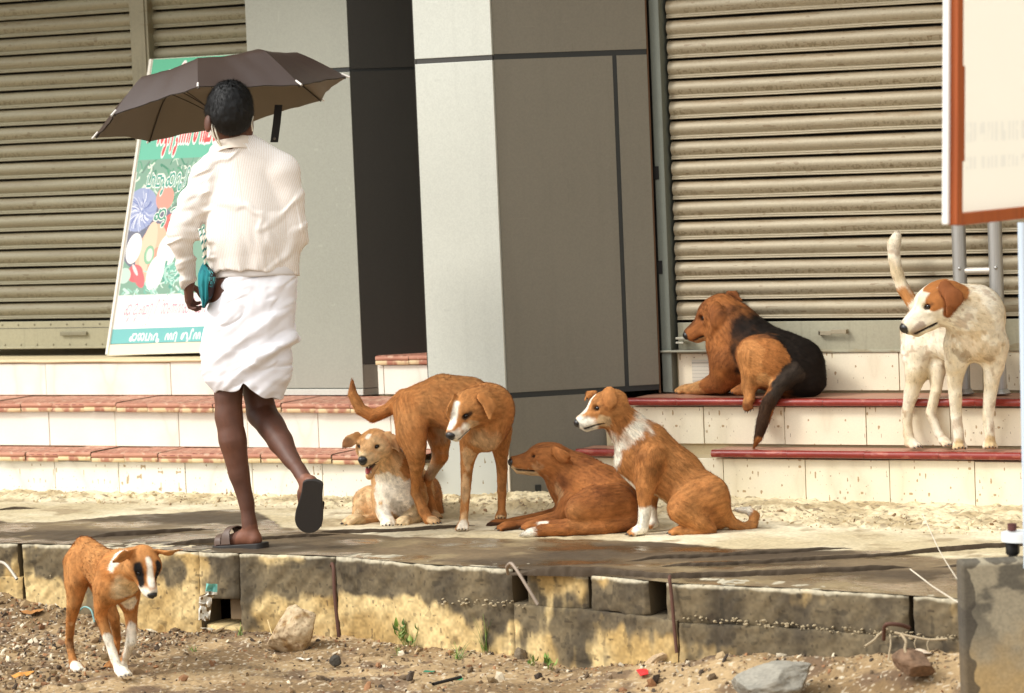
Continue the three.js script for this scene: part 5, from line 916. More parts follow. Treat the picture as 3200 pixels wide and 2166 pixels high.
// black backed dog lying on the upper step
{
  U = 0.001712;
  const hd = dogHead([-4.758, 0.7103, -11.120], [-4.884, 0.6122, -11.065], { fat: 1.05 }), H = hd.H, lat = { n: [0, 0, 1], s: .8 };
  makeDog({ label: 'rust dog with black back lying on the upper red edged step', at: [-4.636, 0.384, -11.107], head: hd, sd: 31,
    bones: [
      ...chain(32, lat, [[-4.662, 0.5793, -11.090], 62], [[-4.516, 0.5227, -11.060], 66], [[-4.404, 0.5026, -11.050], 61]),
      ...chain(28, {}, [[-4.736, 0.6987, -11.110], 42], [[-4.693, 0.6508, -11.100], 54], [[-4.639, 0.5894, -11.090], 60]),
      C([-4.714, 0.566, -11.090], 44, [-4.708, 0.4801, -11.090], 38, 26),
      ...chain(16, {}, [[-4.690, 0.5176, -11.050], 42], [[-4.736, 0.438, -11.060], 25], [[-4.845, 0.4088, -11.120], 15], [[-4.920, 0.394, -11.170], 12]),
      ...chain(16, {}, [[-4.719, 0.4743, -11.160], 36], [[-4.758, 0.4112, -11.170], 20], [[-4.893, 0.3891, -11.185], 12]),
      ...chain(22, { n: [0, 0, 1], s: .62 }, [[-4.466, 0.5019, -10.980], 54], [[-4.502, 0.5244, -10.955], 56], [[-4.541, 0.5524, -10.945], 38]),
      ...chain(12, {}, [[-4.550, 0.5393, -10.940], 30], [[-4.553, 0.4764, -10.925], 19], [[-4.557, 0.4199, -10.915], 14], [[-4.548, 0.3842, -10.900], 12]),
      ...chain(12, {}, [[-4.551, 0.4422, -10.930], 16], [[-4.596, 0.4148, -10.935], 12]),
      ...chain(12, { fur: 1.4 }, [[-4.384, 0.4788, -10.970], 18], [[-4.435, 0.4299, -10.915], 17], [[-4.464, 0.3736, -10.888], 16], [[-4.487, 0.31, -10.885], 15], [[-4.510, 0.2381, -10.880], 10], [[-4.527, 0.2043, -10.880], 3]),
      C([-4.420, 0.4468, -11.030], 42, [-4.356, 0.4348, -11.050], 32, 22),
    ],
    ears: [ear([[-4.730, 0.7286, -11.020], [-4.705, 0.6853, -11.000], [-4.739, 0.6273, -11.005]], [17*U, 18*U, 6*U], LEFT, .34), ear([[-4.731, 0.7705, -11.170], [-4.711, 0.7661, -11.180], [-4.687, 0.7485, -11.180]], [9*U, 9*U, 5*U], [0, 1, 0])],
    paws: [[[-4.940, 0.3818, -11.170], LEFT, 1.05], [[-4.909, 0.3787, -11.185], LEFT, 1.0], [[-4.545, 0.3678, -10.895], [-.2, -.9, .3], .95, [-.3, .3, 1]], [[-4.610, 0.4025, -10.940], LEFT, .85]],
    base: (x, y, z, m, e) => mix3(RUST, RUST2, clamp(.35 + m * 1.7)),
    paint: [
      Q([-4.660, 0.7426, -11.000], 24, [-4.502, 0.6068, -10.980], 34, lin(64, 40, 26), { rag: .05, op: .7, soft: .035 }), Q([-4.584, 0.6526, -11.060], 50, [-4.416, 0.5832, -11.060], 72, BLACK, { rag: .07, soft: .045 }), Q([-4.401, 0.5524, -11.020], 66, [-4.331, 0.4694, -11.000], 66, BLACK, { rag: .04, soft: .022 }),
      Q([-4.601, 0.6231, -11.000], 30, [-4.632, 0.5561, -10.990], 12, BLACK, { rag: .03, soft: .01, op: .85 }), Q([-4.629, 0.5553, -11.000], 13, [-4.619, 0.4396, -11.000], 12, BLACK, { rag: .02, soft: .008, op: .9 }),
      Q([-4.463, 0.5228, -10.930], 44, [-4.494, 0.5355, -10.900], 50, RUST2, { rag: .05 }), Q([-4.537, 0.5517, -10.910], 36, [-4.545, 0.4121, -10.890], 24, TAN, { rag: .03, op: .7 }), Q([-4.492, 0.4598, -10.920], 20, [-4.452, 0.4387, -10.930], 16, TAN2, { rag: .03, op: .7 }),
      Q([-4.387, 0.4805, -10.950], 24, [-4.457, 0.3753, -10.870], 21, lin(58, 48, 40), { rag: .03 }), Q([-4.457, 0.3753, -10.870], 20, [-4.523, 0.2054, -10.870], 12, lin(66, 46, 32), { rag: .03 }), Q([-4.504, 0.229, -10.870], 10, [-4.523, 0.202, -10.870], 8, RUST2, { rag: .01 }),
      Q([-4.818, 0.4105, -11.100], 16, [-4.942, 0.3923, -11.150], 24, TAN2, { rag: .03, op: .8 }), Q([-4.741, 0.5674, -11.030], 7, [-4.670, 0.5974, -11.010], 8, DARKBR, { rag: .01, op: .6, soft: .01 }),
      { ...cone(H(0, -.05, .10), .03, H(.02, -.045, .03), .034), col: mix3(TAN2, CREAM, .3), rag: .025, op: .65 }, { ...cone(H(0, .0, .14), .02, H(0, .012, .09), .012), col: DARKBR, rag: .02, op: .5 },
    ], eyes: { rim: .012 }, longer: (p) => 1.3,
    wrinkle: (x, y, z) => 0 });
}
// white dog with brown head
{
  U = 0.001626;
  const hd = dogHead([-3.712, 0.7705, -10.720], [-3.826, 0.6621, -10.615], {}), H = hd.H, fw = nor3(sub3([-3.595, 0.6611, -10.800], [-3.895, 0.654, -11.060])), sd = nor3(crs3([0, 1, 0], fw)), lat = { n: sd, s: .84 };
  makeDog({ label: 'white dog with brown head and raised tail standing on the lower red edged step', at: [-3.760, 0.2, -10.883], head: hd, sd: 41, hairs: 24000, grain: .2,
    bones: [
      ...chain(30, lat, [[-3.899, 0.6523, -11.060], 48], [[-3.752, 0.6945, -10.950], 60], [[-3.621, 0.6907, -10.840], 68], [[-3.600, 0.6211, -10.820], 60]),
      ...chain(26, {}, [[-3.702, 0.7505, -10.730], 42], [[-3.653, 0.7286, -10.760], 49], [[-3.607, 0.703, -10.800], 57]),
      ...chain(14, {}, [[-3.668, 0.5973, -10.800], 38], [[-3.687, 0.5168, -10.800], 24], [[-3.697, 0.4643, -10.810], 16.5], [[-3.702, 0.3279, -10.830], 12], [[-3.694, 0.2452, -10.830], 12]),
      ...chain(14, {}, [[-3.551, 0.5885, -10.820], 36], [[-3.558, 0.5129, -10.840], 24], [[-3.570, 0.4541, -10.850], 17], [[-3.592, 0.3254, -10.860], 12], [[-3.588, 0.246, -10.860], 12]),
      ...chain(18, {}, [[-3.906, 0.6288, -11.020], 42], [[-3.888, 0.5547, -10.950], 36], [[-3.881, 0.4819, -10.915], 25]),
      ...chain(10, {}, [[-3.879, 0.4823, -10.910], 24], [[-3.899, 0.4027, -10.900], 16], [[-3.919, 0.3364, -10.905], 12], [[-3.913, 0.2556, -10.890], 11], [[-3.902, 0.2255, -10.880], 11]),
      ...chain(12, {}, [[-3.856, 0.5691, -11.060], 30], [[-3.811, 0.4885, -10.950], 19], [[-3.808, 0.4095, -10.915], 12], [[-3.831, 0.3308, -10.915], 11], [[-3.798, 0.2543, -10.910], 10], [[-3.780, 0.2303, -10.905], 10]),
      ...chain(8, { fur: 1.4 }, [[-3.945, 0.72, -11.100], 16], [[-3.989, 0.7856, -11.100], 15], [[-4.011, 0.8443, -11.100], 14], [[-4.020, 0.8995, -11.100], 14], [[-4.020, 0.9545, -11.100], 15], [[-4.008, 0.9858, -11.100], 11]),
      C([-3.821, 0.5998, -11.000], 34, [-3.719, 0.5738, -10.900], 40, 24),
    ],
    ears: [ear([[-3.668, 0.8121, -10.655], [-3.633, 0.774, -10.645], [-3.661, 0.7137, -10.650]], [17*U, 19*U, 5*U], LEFT), ear([[-3.758, 0.8151, -10.790], [-3.775, 0.8051, -10.800], [-3.783, 0.7891, -10.800]], [8*U, 8*U, 4*U], [0, 1, 0])],
    paws: [[[-3.697, 0.2051, -10.840], nor3(add3(NEAR, mul3(LEFT, .05))), 1.08], [[-3.591, 0.2065, -10.865], NEAR, 1.05], [[-3.890, 0.2031, -10.875], nor3(add3(NEAR, mul3(LEFT, -.7))), 1.05], [[-3.770, 0.2096, -10.900], nor3(add3(NEAR, mul3(LEFT, -.4))), .92]],
    base: (x, y, z, m, e) => mix3(mix3(DIRTYW, WHITE, clamp(.6 + m * 2)), lin(150, 112, 74), Math.max(sst(.10, .26, e * .6 + m * 1.0) * .5, sst(.76, .84, noise(x * 62, y * 62, z * 62)) * .5 * sst(.35, .6, noise(x * 9, y * 9, z * 9)) )),
    paint: [
      Q([-3.972, 0.7437, -11.100], 22, [-3.989, 0.7772, -11.100], 18, TAN, { rag: .01 }),
      Q([-3.620, 0.6161, -10.760], 30, [-3.563, 0.5676, -10.760], 34, lin(188, 156, 112), { rag: .09, op: .45 }), Q([-3.588, 0.7445, -10.750], 26, [-3.562, 0.665, -10.740], 26, lin(196, 168, 124), { rag: .09, op: .35 }),
      Q([-3.663, 0.5682, -10.760], 12, [-3.639, 0.5584, -10.760], 12, lin(110, 84, 56), { rag: .05, op: .5 }), Q([-3.562, 0.566, -10.780], 10, [-3.545, 0.5563, -10.780], 12, lin(110, 84, 56), { rag: .05, op: .5 }),
      Q([-3.690, 0.2333, -10.820], 14, [-3.684, 0.2127, -10.800], 20, lin(196, 160, 96), { rag: .03, op: .6 }), Q([-3.582, 0.2319, -10.840], 14, [-3.576, 0.2114, -10.820], 20, lin(196, 160, 96), { rag: .03, op: .6 }),
      Q([-3.831, 0.5504, -11.000], 14, [-3.822, 0.4679, -11.000], 20, lin(150, 112, 82), { rag: .05, op: .55 }),
      { ...cone(H(.045, .01, .035), .036, H(.035, .0, -.03), .056), col: RUST2, rag: .012 }, { ...cone(H(.02, .05, .02), .03, H(.0, .05, -.03), .034), col: RUST2, rag: .012 }, { ...cone(H(-.045, .01, .035), .036, H(-.035, .0, -.03), .056), col: RUST2, rag: .012 },
      { ...cone(H(0, .0, .12), .014, H(0, .048, .045), .010), col: WHITE, rag: .006 }, { ...cone(H(.02, -.04, .118), .012, H(.024, -.03, .095), .014), col: lin(150, 128, 112), rag: .03, op: .8 }, { ...cone(H(.005, -.012, .12), .008, H(.015, -.015, .112), .006), col: TAN, rag: .012, op: .7 },
      ...[[2149, 652], [2166, 680], [2152, 710]].map((_, i) => i === 0 ? { ...Q([-3.663, 0.8075, -10.650], 22, [-3.634, 0.7706, -10.650], 24, RUST), rag: .006 } : i === 1 ? { ...Q([-3.634, 0.7706, -10.650], 22, [-3.661, 0.7137, -10.650], 12, RUST), rag: .006 } : { ...Q([-3.666, 0.7354, -10.660], 8, [-3.665, 0.7099, -10.660], 8, RUST), rag: .006 }),
    ], eyes: { rim: .0145 } });
}
// puppy on the dirt
{
  U = 0.001449;
  const hd = dogHead([-5.577, 0.1029, -8.278], [-5.515, -0.006344, -8.228], { fat: 1.03 }), H = hd.H, fw = nor3(sub3([-5.741, 0.02971, -8.368], [-5.982, 0.07423, -8.530])), sd = nor3(crs3([0, 1, 0], fw)), lat = { n: sd, s: .76 };
  makeDog({ label: 'young orange brown and white dog walking on the dirt below the kerb', at: [-5.866, -0.3, -8.414], head: hd, sd: 53, hairs: 34000,
    bones: [
      ...chain(26, lat, [[-5.980, 0.08293, -8.532], 40], [[-5.887, 0.05606, -8.465], 43], [[-5.795, 0.03572, -8.398], 52], [[-5.736, 0.02819, -8.360], 53]),
      ...chain(24, {}, [[-5.604, 0.091, -8.297], 34], [[-5.652, 0.07702, -8.316], 40], [[-5.714, 0.0533, -8.350], 50]),
      ...chain(14, {}, [[-5.753, 0.0007037, -8.327], 36], [[-5.778, -0.05134, -8.321], 18], [[-5.786, -0.08991, -8.325], 13.5], [[-5.761, -0.1638, -8.322], 10.5], [[-5.734, -0.2348, -8.319], 10], [[-5.716, -0.2652, -8.315], 10.5]),
      ...chain(14, {}, [[-5.733, -0.01579, -8.403], 32], [[-5.746, -0.0868, -8.436], 16], [[-5.731, -0.1418, -8.417], 12.5], [[-5.728, -0.1877, -8.404], 12], [[-5.765, -0.2366, -8.427], 9.5], [[-5.787, -0.2672, -8.447], 9]),
      ...chain(18, {}, [[-5.987, 0.05108, -8.504], 38], [[-5.979, -0.01046, -8.469], 27], [[-5.986, -0.07892, -8.461], 16.5], [[-6.025, -0.1444, -8.492], 11], [[-6.054, -0.215, -8.518], 8.8], [[-6.020, -0.277, -8.485], 9.5], [[-6.008, -0.2933, -8.479], 10]),
      ...chain(14, {}, [[-5.975, 0.01169, -8.574], 30], [[-5.937, -0.06058, -8.566], 20], [[-5.908, -0.1356, -8.575], 13], [[-5.944, -0.219, -8.641], 9], [[-5.949, -0.2811, -8.633], 8], [[-5.946, -0.3042, -8.611], 8]),
    ],
    ears: [ear([[-5.598, 0.1309, -8.246], [-5.597, 0.1287, -8.191], [-5.619, 0.1144, -8.167]], [12*U, 13*U, 5*U], nor3([.3, .8, .6]), .3), ear([[-5.541, 0.1338, -8.298], [-5.501, 0.1249, -8.307], [-5.471, 0.1348, -8.334]], [10*U, 10*U, 3*U], nor3([.3, .55, .8]), .28)],
    paws: [[[-5.701, -0.284, -8.310], nor3(add3(NEAR, mul3(LEFT, -.6))), 1.0], [[-5.789, -0.2759, -8.446], nor3([.3, -.9, .5]), .8, [0, .3, 1]], [[-5.995, -0.3067, -8.473], nor3(add3(NEAR, mul3(LEFT, -.8))), .9], [[-5.946, -0.3157, -8.599], nor3(add3(NEAR, mul3(LEFT, .4))), .8]],
    base: (x, y, z, m, e) => mix3(lin(188, 134, 80), lin(168, 108, 56), clamp(.5 + m * 1.8)),
    paint: [
      Q([-5.662, 0.1234, -8.269], 17, [-5.698, 0.05765, -8.302], 22, WHITE, { rag: .015 }), Q([-5.693, 0.06311, -8.305], 22, [-5.681, 0.005409, -8.318], 22, WHITE, { rag: .02 }), Q([-5.659, 0.006657, -8.285], 34, [-5.635, 0.005106, -8.320], 38, CREAM, { rag: .05, op: .85, soft: .016 }), Q([-5.700, -0.06089, -8.371], 26, [-5.718, -0.2017, -8.386], 22, WHITE, { rag: .02, op: .9 }), Q([-5.718, -0.2017, -8.386], 20, [-5.765, -0.2694, -8.413], 18, WHITE, { rag: .02 }),
      Q([-5.746, -0.1695, -8.307], 19, [-5.682, -0.2848, -8.286], 26, WHITE, { rag: .01 }), Q([-5.996, -0.2871, -8.463], 15, [-5.975, -0.3019, -8.450], 20, WHITE, { rag: .01 }),
      Q([-6.003, -0.04357, -8.488], 8, [-6.014, -0.1531, -8.475], 10, CREAM, { rag: .03, op: .4 }), Q([-5.833, -0.04284, -8.350], 12, [-5.922, -0.0308, -8.418], 10, CREAM, { rag: .03, op: .8 }), Q([-6.042, -0.206, -8.502], 6, [-6.038, -0.2268, -8.502], 8, lin(110, 74, 44), { rag: .015, op: .7 }),
      { ...cone(H(0, -.03, .145), .034 * hd.s, H(0, -.032, .088), .034 * hd.s), col: WHITE, rag: .006 },       { ...cone(H(.031, .020, .046), .022, H(.026, -.014, .086), .017), col: lin(28, 24, 22), rag: .008 }, { ...cone(H(-.031, .020, .046), .022, H(-.026, -.014, .086), .017), col: lin(28, 24, 22), rag: .008 },
      { ...cone(H(0, .0, .11), .012, H(0, .052, .030), .0095), col: WHITE, rag: .004 },
    ], eyes: { rim: .015, rimCol: lin(26, 22, 20) } });
}

// ---------- poster board against the left shutters ----------
{
  const cw = 620, ch = 1290, cv = document.createElement('canvas'); cv.width = cw; cv.height = ch; const g = cv.getContext('2d');
  // X, Y: layout units of the print (a slanted sheet) to canvas dots
  const X = (x, y) => (x - 245 - (803 - y) / 670 * 100) / 301 * cw, Y = (x, y) => { const yt = 133 - .08 * (x - 345); return (y - yt) / (803 - yt) * ch; };
  g.fillStyle = '#f4f2ea'; g.fillRect(0, 0, cw, ch);
  const q = (c, ...p) => { g.fillStyle = c; g.beginPath(); p.forEach(([x, y], i) => i ? g.lineTo(X(x, y), Y(x, y)) : g.moveTo(X(x, y), Y(x, y))); g.closePath(); g.fill(); };
  g.fillStyle = '#3fae82'; g.fillRect(10, 0, cw, 190); g.fillStyle = '#56b99a'; g.fillRect(10, 190, cw, 300); g.fillStyle = '#4cb391'; g.fillRect(10, 150, cw, 120);
  // vegetables
  const by0 = Y(400, 358), by1 = Y(400, 668); g.save(); g.beginPath(); g.rect(14, by0, cw, by1 - by0); g.clip();
  g.fillStyle = '#6f9d86'; g.fillRect(0, by0, cw, by1 - by0);
  for (let i = 0; i < 260; i++) { const x = rr(0, cw), y = rr(by0, by0 + 300); g.strokeStyle = ['#2f7a5c', '#a8cdb6', '#3f8f6a', '#d9e6d4', '#587a6c'][Math.floor(rnd() * 5)]; g.lineWidth = rr(3, 9); g.beginPath(); g.moveTo(x, y); g.quadraticCurveTo(x + rr(-30, 30), y + rr(-40, 30), x + rr(-40, 40), y + rr(-60, 60)); g.stroke(); }
  const el = (c, x, y, rx, ry, rot = 0) => { g.fillStyle = c; g.beginPath(); g.ellipse(X(x, y), Y(x, y), rx * 2.06, ry * 1.93, rot, 0, 7); g.fill(); };
  el('#5a5f74', 345, 540, 70, 75); el('#8f9cc8', 322, 475, 42, 50, .3); 
  for (let i = 0; i < 90; i++) { const a = rr(0, 6.3), r0 = rr(0, 30), r1 = rr(20, 90); g.strokeStyle = ['#5b6aa8', '#c3cbe6', '#7d8bc2', '#e3e6f2'][Math.floor(rnd() * 4)]; g.lineWidth = rr(1.5, 5); const cx = X(325, 478), cy = Y(325, 478); g.beginPath(); g.moveTo(cx + Math.cos(a) * r0, cy + Math.sin(a) * r0 * 1.1); g.quadraticCurveTo(cx + Math.cos(a + .3) * r1 * .7, cy + Math.sin(a + .3) * r1 * .8, cx + Math.cos(a) * r1, cy + Math.sin(a) * r1 * 1.15); g.stroke(); }
  el('#e58f7e', 385, 448, 22, 28); el('#de5a55', 392, 545, 24, 60); el('#f0b392', 352, 575, 36, 68, .15); el('#f6c9a8', 345, 560, 18, 58, .12); el('#ef8e78', 366, 600, 22, 40); el('#7fb78e', 347, 578, 13, 22); el('#cfe6cf', 348, 578, 8, 15);
  el('#f8f6ee', 308, 563, 19, 35, .1); el('#f8f6ee', 392, 570, 24, 40, .1); el('#d4545a', 312, 620, 20, 20, .5); el('#d95a60', 322, 628, 12, 28, -.5); el('#f4d6d6', 312, 612, 4, 16, -.6); el('#b9d8c8', 285, 625, 16, 18);
  for (let i = 0; i < 60; i++) { const x = X(rr(345, 440), 640), y = Y(380, rr(610, 668)); g.strokeStyle = ['#5fb09a', '#9fd2c2', '#3f8f7c', '#cfe6dc'][Math.floor(rnd() * 4)]; g.lineWidth = rr(4, 11); g.beginPath(); g.moveTo(x, y); g.quadraticCurveTo(x + rr(-50, 50), y - rr(0, 40), x + rr(-70, 70), y - rr(10, 60)); g.stroke(); }
  el('#fbfaf4', 363, 620, 21, 40, .12); g.restore();
  g.fillStyle = '#f5f3ec'; g.fillRect(0, by1, cw, ch - by1);
  for (let i = 0; i < 26; i++) { const x = X(rr(280, 440), 662), y = by1 + rr(-14, 8); g.strokeStyle = ['#8cc8b6', '#bfe0d4'][i % 2]; g.lineWidth = rr(5, 10); g.beginPath(); g.moveTo(x, y); g.lineTo(x + rr(-30, 30), y - rr(6, 24)); g.stroke(); }
  g.fillStyle = '#5fb3b4'; { const a = Y(300, 746), b = Y(300, 788); g.fillRect(8, a, cw, b - a); }
  // Malayalam letters as pen strokes in a 100-unit box
  const GL = { ka: 'M6 74 C-2 48 26 34 34 58 C40 78 14 88 12 66 M36 62 L36 22 M36 44 C52 8 96 18 92 52 C88 84 52 84 36 58', tta: 'M20 30 C50 6 88 22 60 44 C20 60 30 88 84 72', u: 'M-14 70 C0 70 2 92 -10 112 C-18 124 -28 112 -16 100', am: 'M20 76 C2 76 2 48 20 48 C38 48 38 76 20 76', ba: 'M8 76 C-4 30 20 22 26 46 L26 76 C40 84 46 80 46 30 L86 30 L86 76 L46 76', sa: 'M10 76 C2 26 40 16 40 50 C40 84 66 84 64 46 C62 18 96 20 90 76', ri: 'M8 76 L8 40 C8 14 46 14 46 40 L46 104', i: 'M8 78 L8 22 C6 -8 34 -10 30 12', la: 'M6 40 C6 14 40 14 40 46 C40 84 8 84 14 58 M40 46 C44 10 90 14 88 50 C88 86 56 84 58 60', pa: 'M8 22 L8 76 L52 76 L52 22 M52 46 C66 22 92 30 88 76', rra: 'M8 76 C-2 20 54 12 52 46 L52 76 C50 104 84 108 82 84 C80 66 64 72 66 86', ng: 'M8 76 L8 46 C8 20 36 20 36 46 L36 76 M36 46 C36 20 62 20 62 46 L62 76 M62 46 C64 20 92 20 92 50 L92 76', cha: 'M8 30 L52 30 L52 76 L8 76 L8 30 M52 52 C66 30 94 36 90 76', va: 'M10 70 C2 26 34 20 36 46 C38 80 12 84 14 62 M36 46 C44 12 92 20 88 76', e: 'M30 76 C4 76 4 30 34 30 C58 30 52 60 36 56 C24 52 32 40 40 44' };
  const word = (list, x, y, w, h, fill, line, lw, slant = 0) => { const n = list.reduce((a, k) => a + (k === ' ' ? .5 : k === 'u' ? .12 : k === 'am' || k === 'i' ? .45 : 1), 0), s = w / n; for (const pass of [0, 1]) { let cx = 0; for (const k of list) { const ad = k === ' ' ? .5 : k === 'u' ? .12 : k === 'am' || k === 'i' ? .45 : 1; if (k !== ' ') { g.save(); g.translate(x + cx * s, y); g.transform(1, 0, -slant, 1, slant * h, 0); g.scale(s / 108, h / 100); g.lineJoin = g.lineCap = 'round'; const p = new Path2D(GL[k]); g.strokeStyle = pass ? fill : line; g.lineWidth = pass ? lw : lw * 2.1; if (pass || line) g.stroke(p); g.restore(); } cx += ad; } } };
  word(['la', 'i', 'ba', 'u', 'sa', 'i', 'va', 'ng'], X(378, 160), Y(400, 150), 420, 150, '#d63a3a', '#f8f6f0', 15, .1);
  word(['sa', 'u', 'ri', 'u', 'ng', 'i', 'va', 'ba', 'la'], X(365, 300), Y(400, 268), 330, 128, '#d63a3a', '#f8f6f0', 15, .08);
  word(['pa', 'cha', 'u', 'ka', 'rra', 'i', 'e', 'tta', 'am'], X(337, 410), Y(400, 382), 330, 92, '#2f8f7c', '#f8f6f0', 11, .1);
  word(['ka', 'u', 'tta', 'u', 'am', 'ba'], X(357, 490), Y(380, 466), 230, 76, '#2f8a70', '#f8f6f0', 11, .14);
  word(['ka', 'u', 'tta', 'u', 'am', 'ba', 'ri', 'i', ' ', 'la', 'am', 'ng', 'sa', 'ka', 'i', ' ', 'ka', 'sa', 'u'], X(285, 700), Y(380, 682), 440, 76, '#e0809a', null, 8, .22);
  word(['ka', 'la', 'pa', 'rra', ' ', 'sa', 'ri', 'va', 'u', 'i', 'sa'], X(300, 768), Y(380, 752), 370, 52, '#fbfbf7', null, 15, .1);
  g.fillStyle = 'rgba(246,246,240,.16)'; g.fillRect(0, 0, cw, ch);
  for (let i = 0; i < 26; i++) { g.fillStyle = ['#4a3a28', '#6a7a30'][i % 2]; g.fillRect(rr(6, cw), i < 8 ? rr(0, 80) : rr(900, ch), rr(2, 5), rr(2, 6)); }
  const t = new THREE.CanvasTexture(cv); t.colorSpace = THREE.SRGBColorSpace; t.minFilter = THREE.LinearMipmapLinearFilter;
  const bl = [-7.747, 0.5433, -11.300], tl = [-7.477, 1.822, -11.352], b = thing('poster_board', 'tall green and white farm vegetable poster board with Malayalam writing leaning on the left shutter', 'poster');
  b.position.set(bl[0] + .3, bl[1], bl[2]);
  const wd = .62, quad = (u0, u1, v0, v1, z0, z1) => { const G = new THREE.BoxGeometry(1, 1, 1, 1, 8, 1), p = G.attributes.position, uv = G.attributes.uv; for (let i = 0; i < p.count; i++) { const s = mix(u0, u1, p.getX(i) + .5), v = mix(v0, v1, p.getY(i) + .5), z = mix(z0, z1, p.getZ(i) + .5); uv.setXY(i, s, v); p.setXYZ(i, mix(bl[0], tl[0], v) + s * wd - b.position.x, mix(bl[1], tl[1], v) + s * .012 * (1 - v) - b.position.y, mix(bl[2], tl[2], v) + z - b.position.z); } G.computeVertexNormals(); return G; };
  part('printed_sheet', quad(.008, 1, .035, .998, 0, .006), mat(null, { map: t, roughness: .5 }), b);
  part('backing_board', quad(0, 1, 0, 1, -.016, -.001), mat(lin(232, 226, 204), { roughness: .7 }), b);
  part('edge_strip', quad(-.012, .008, 0, 1, -.016, .012), mat(lin(240, 236, 224), { roughness: .6 }), b);
  part('bottom_strip', quad(0, 1, -.004, .033, -.012, .009), mat(lin(238, 230, 206), { roughness: .6 }), b);
}
// ---------- foreground sign, railing, concrete post ----------
{
  const s = thing('sign_board', 'large white sign board with rust brown wooden frame at the right edge', 'sign'), o = [-2.460, 1.163, -7.165]; s.position.set(...o);
  const CR = [0.8915, -0.0409, -0.4512], CN = [0.4530, 0.0651, 0.8891], a = 58 * Math.PI / 180, hx = nor3([CR[0], 0, CR[2]]), hz = nor3([CN[0], 0, CN[2]]), dx = add3(mul3(hx, Math.cos(a)), mul3(hz, -Math.sin(a))), dn = nor3(crs3(dx, [0, 1, 0])), lean = -.036;
  const put = (n, g, m, p = s) => { const q = g.attributes.position; for (let i = 0; i < q.count; i++) { const x = q.getX(i), y = q.getY(i), z = q.getZ(i); q.setXYZ(i, dx[0] * x + dn[0] * z - hx[0] * y * lean, y, dx[2] * x + dn[2] * z - hx[2] * y * lean); } g.computeVertexNormals(); return part(n, g, m, p); };
  const wood = mat(null, { roughness: .6, map: tex(256, 512, .2, 2, (x, y) => mix3(lin(150, 72, 30), lin(190, 96, 40), fbm(x * 60, y * 5, 3, 4))) }), wh = new THREE.MeshPhysicalMaterial({ roughness: 1, transmission: .8, thickness: 0, map: tex(512, 512, 1.2, 1.2, (x, y) => { let c = lin(250, 248, 240); const w = (y > .185 && y < .235) || (y > .12 && y < .150); if (w && x > .11 && Math.sin(x * 190 + Math.sin(x * 47) * 2) > -.1 && noise(x * 60, y * 60, 3) > .28) c = lin(240, 239, 233); return c; }) });
  const sg = Math.sign(dot3(dn, CN)), z = (v) => v * sg, bz = (x0, x1, y0, y1, z0, z1, r) => box(x0, x1, y0, y1, Math.min(z(z0), z(z1)), Math.max(z(z0), z(z1)), r);
  put('panel', bz(.02, 1.3, .012, 1.6, -.004, .004), wh);
  put('stile', bz(0, .034, -.012, 1.6, .004, .03, .004), wood); put('stile_batten', bz(.035, .072, .14, .372, .004, .018, .003), wood); put('stile_batten', bz(.035, .055, -.012, .138, .004, .018, .003), wood);
  put('bottom_rail', bz(.035, 1.3, -.014, .016, .004, .03, .003), wood);
  put('white_edge', bz(-.016, -.001, -.01, 1.6, -.004, .012, .004), mat(lin(244, 242, 238), { roughness: .6 }));
  const p = thing('sign_post', 'pale blue white post under the big sign at the right edge', 'post'); const p0 = [-2.560, 0.1872, -8.055], p1 = [-2.568, 1.122, -8.119]; p.position.set(...p0);
  part('post', (() => { const g = new THREE.CylinderGeometry(.016, .016, len3(sub3(p1, p0)), 14); g.translate(0, len3(sub3(p1, p0)) / 2, 0); g.applyQuaternion(new THREE.Quaternion().setFromUnitVectors(new THREE.Vector3(0, 1, 0), V(nor3(sub3(p1, p0))))); return g; })(), mat(lin(186, 200, 214), { roughness: .5 }), p);
}
{
  const r = thing('stair_railing', 'brushed steel railing with two round posts on the right steps', 'railing'), steel = mat(null, { metalness: .75, roughness: .42, map: tex(256, 256, .2, .5, (x, y) => { const v = .30 + .22 * noise(x * 260, y * 3, 2) ; return [v, v * .98, v * .93]; }) });
  const A = [-3.783, 0.384, -11.293], B = [-3.642, 0.384, -11.310], zc = -11.10, xa = A[0] + .02, xb = B[0] + .02; r.position.set(xa, .384, zc);
  const cyl = (rad, y0, y1, x) => { const g = new THREE.CylinderGeometry(rad, rad, y1 - y0, 24); g.translate(x - xa, (y0 + y1) / 2 - .384, 0); return g; };
  for (const x of [xa, xb]) { const p = part('post', cyl(.0265, .386, 1.4, x), steel, r); part('flange', new THREE.LatheGeometry([[.027, .020], [.031, .018], [.034, .010], [.040, .006], [.040, 0], [.0, 0]].map(([a, b]) => new THREE.Vector2(a, b + .002)), 24).translate(x - xa, 0, 0), steel, p); const b = new THREE.SphereGeometry(.007, 10, 8); b.translate(x - xa + .008, [-3.566, 0.8588, -11.080][1] - .384, .026); part('bolt', b, steel, p); }
  const y = [-3.657, 0.8479, -11.100][1] - .384, cb = new THREE.CylinderGeometry(.0135, .0135, xb - xa, 16); cb.rotateZ(Math.PI / 2); cb.translate((xb - xa) / 2, y, 0); part('crossbar', cb, mat(lin(216, 208, 196), { metalness: .5, roughness: .25 }), r);
  const tr = new THREE.CylinderGeometry(.025, .025, 1.2, 20); tr.rotateZ(Math.PI / 2); tr.translate(.6, 1.03, 0); part('handrail', tr, steel, r);
}
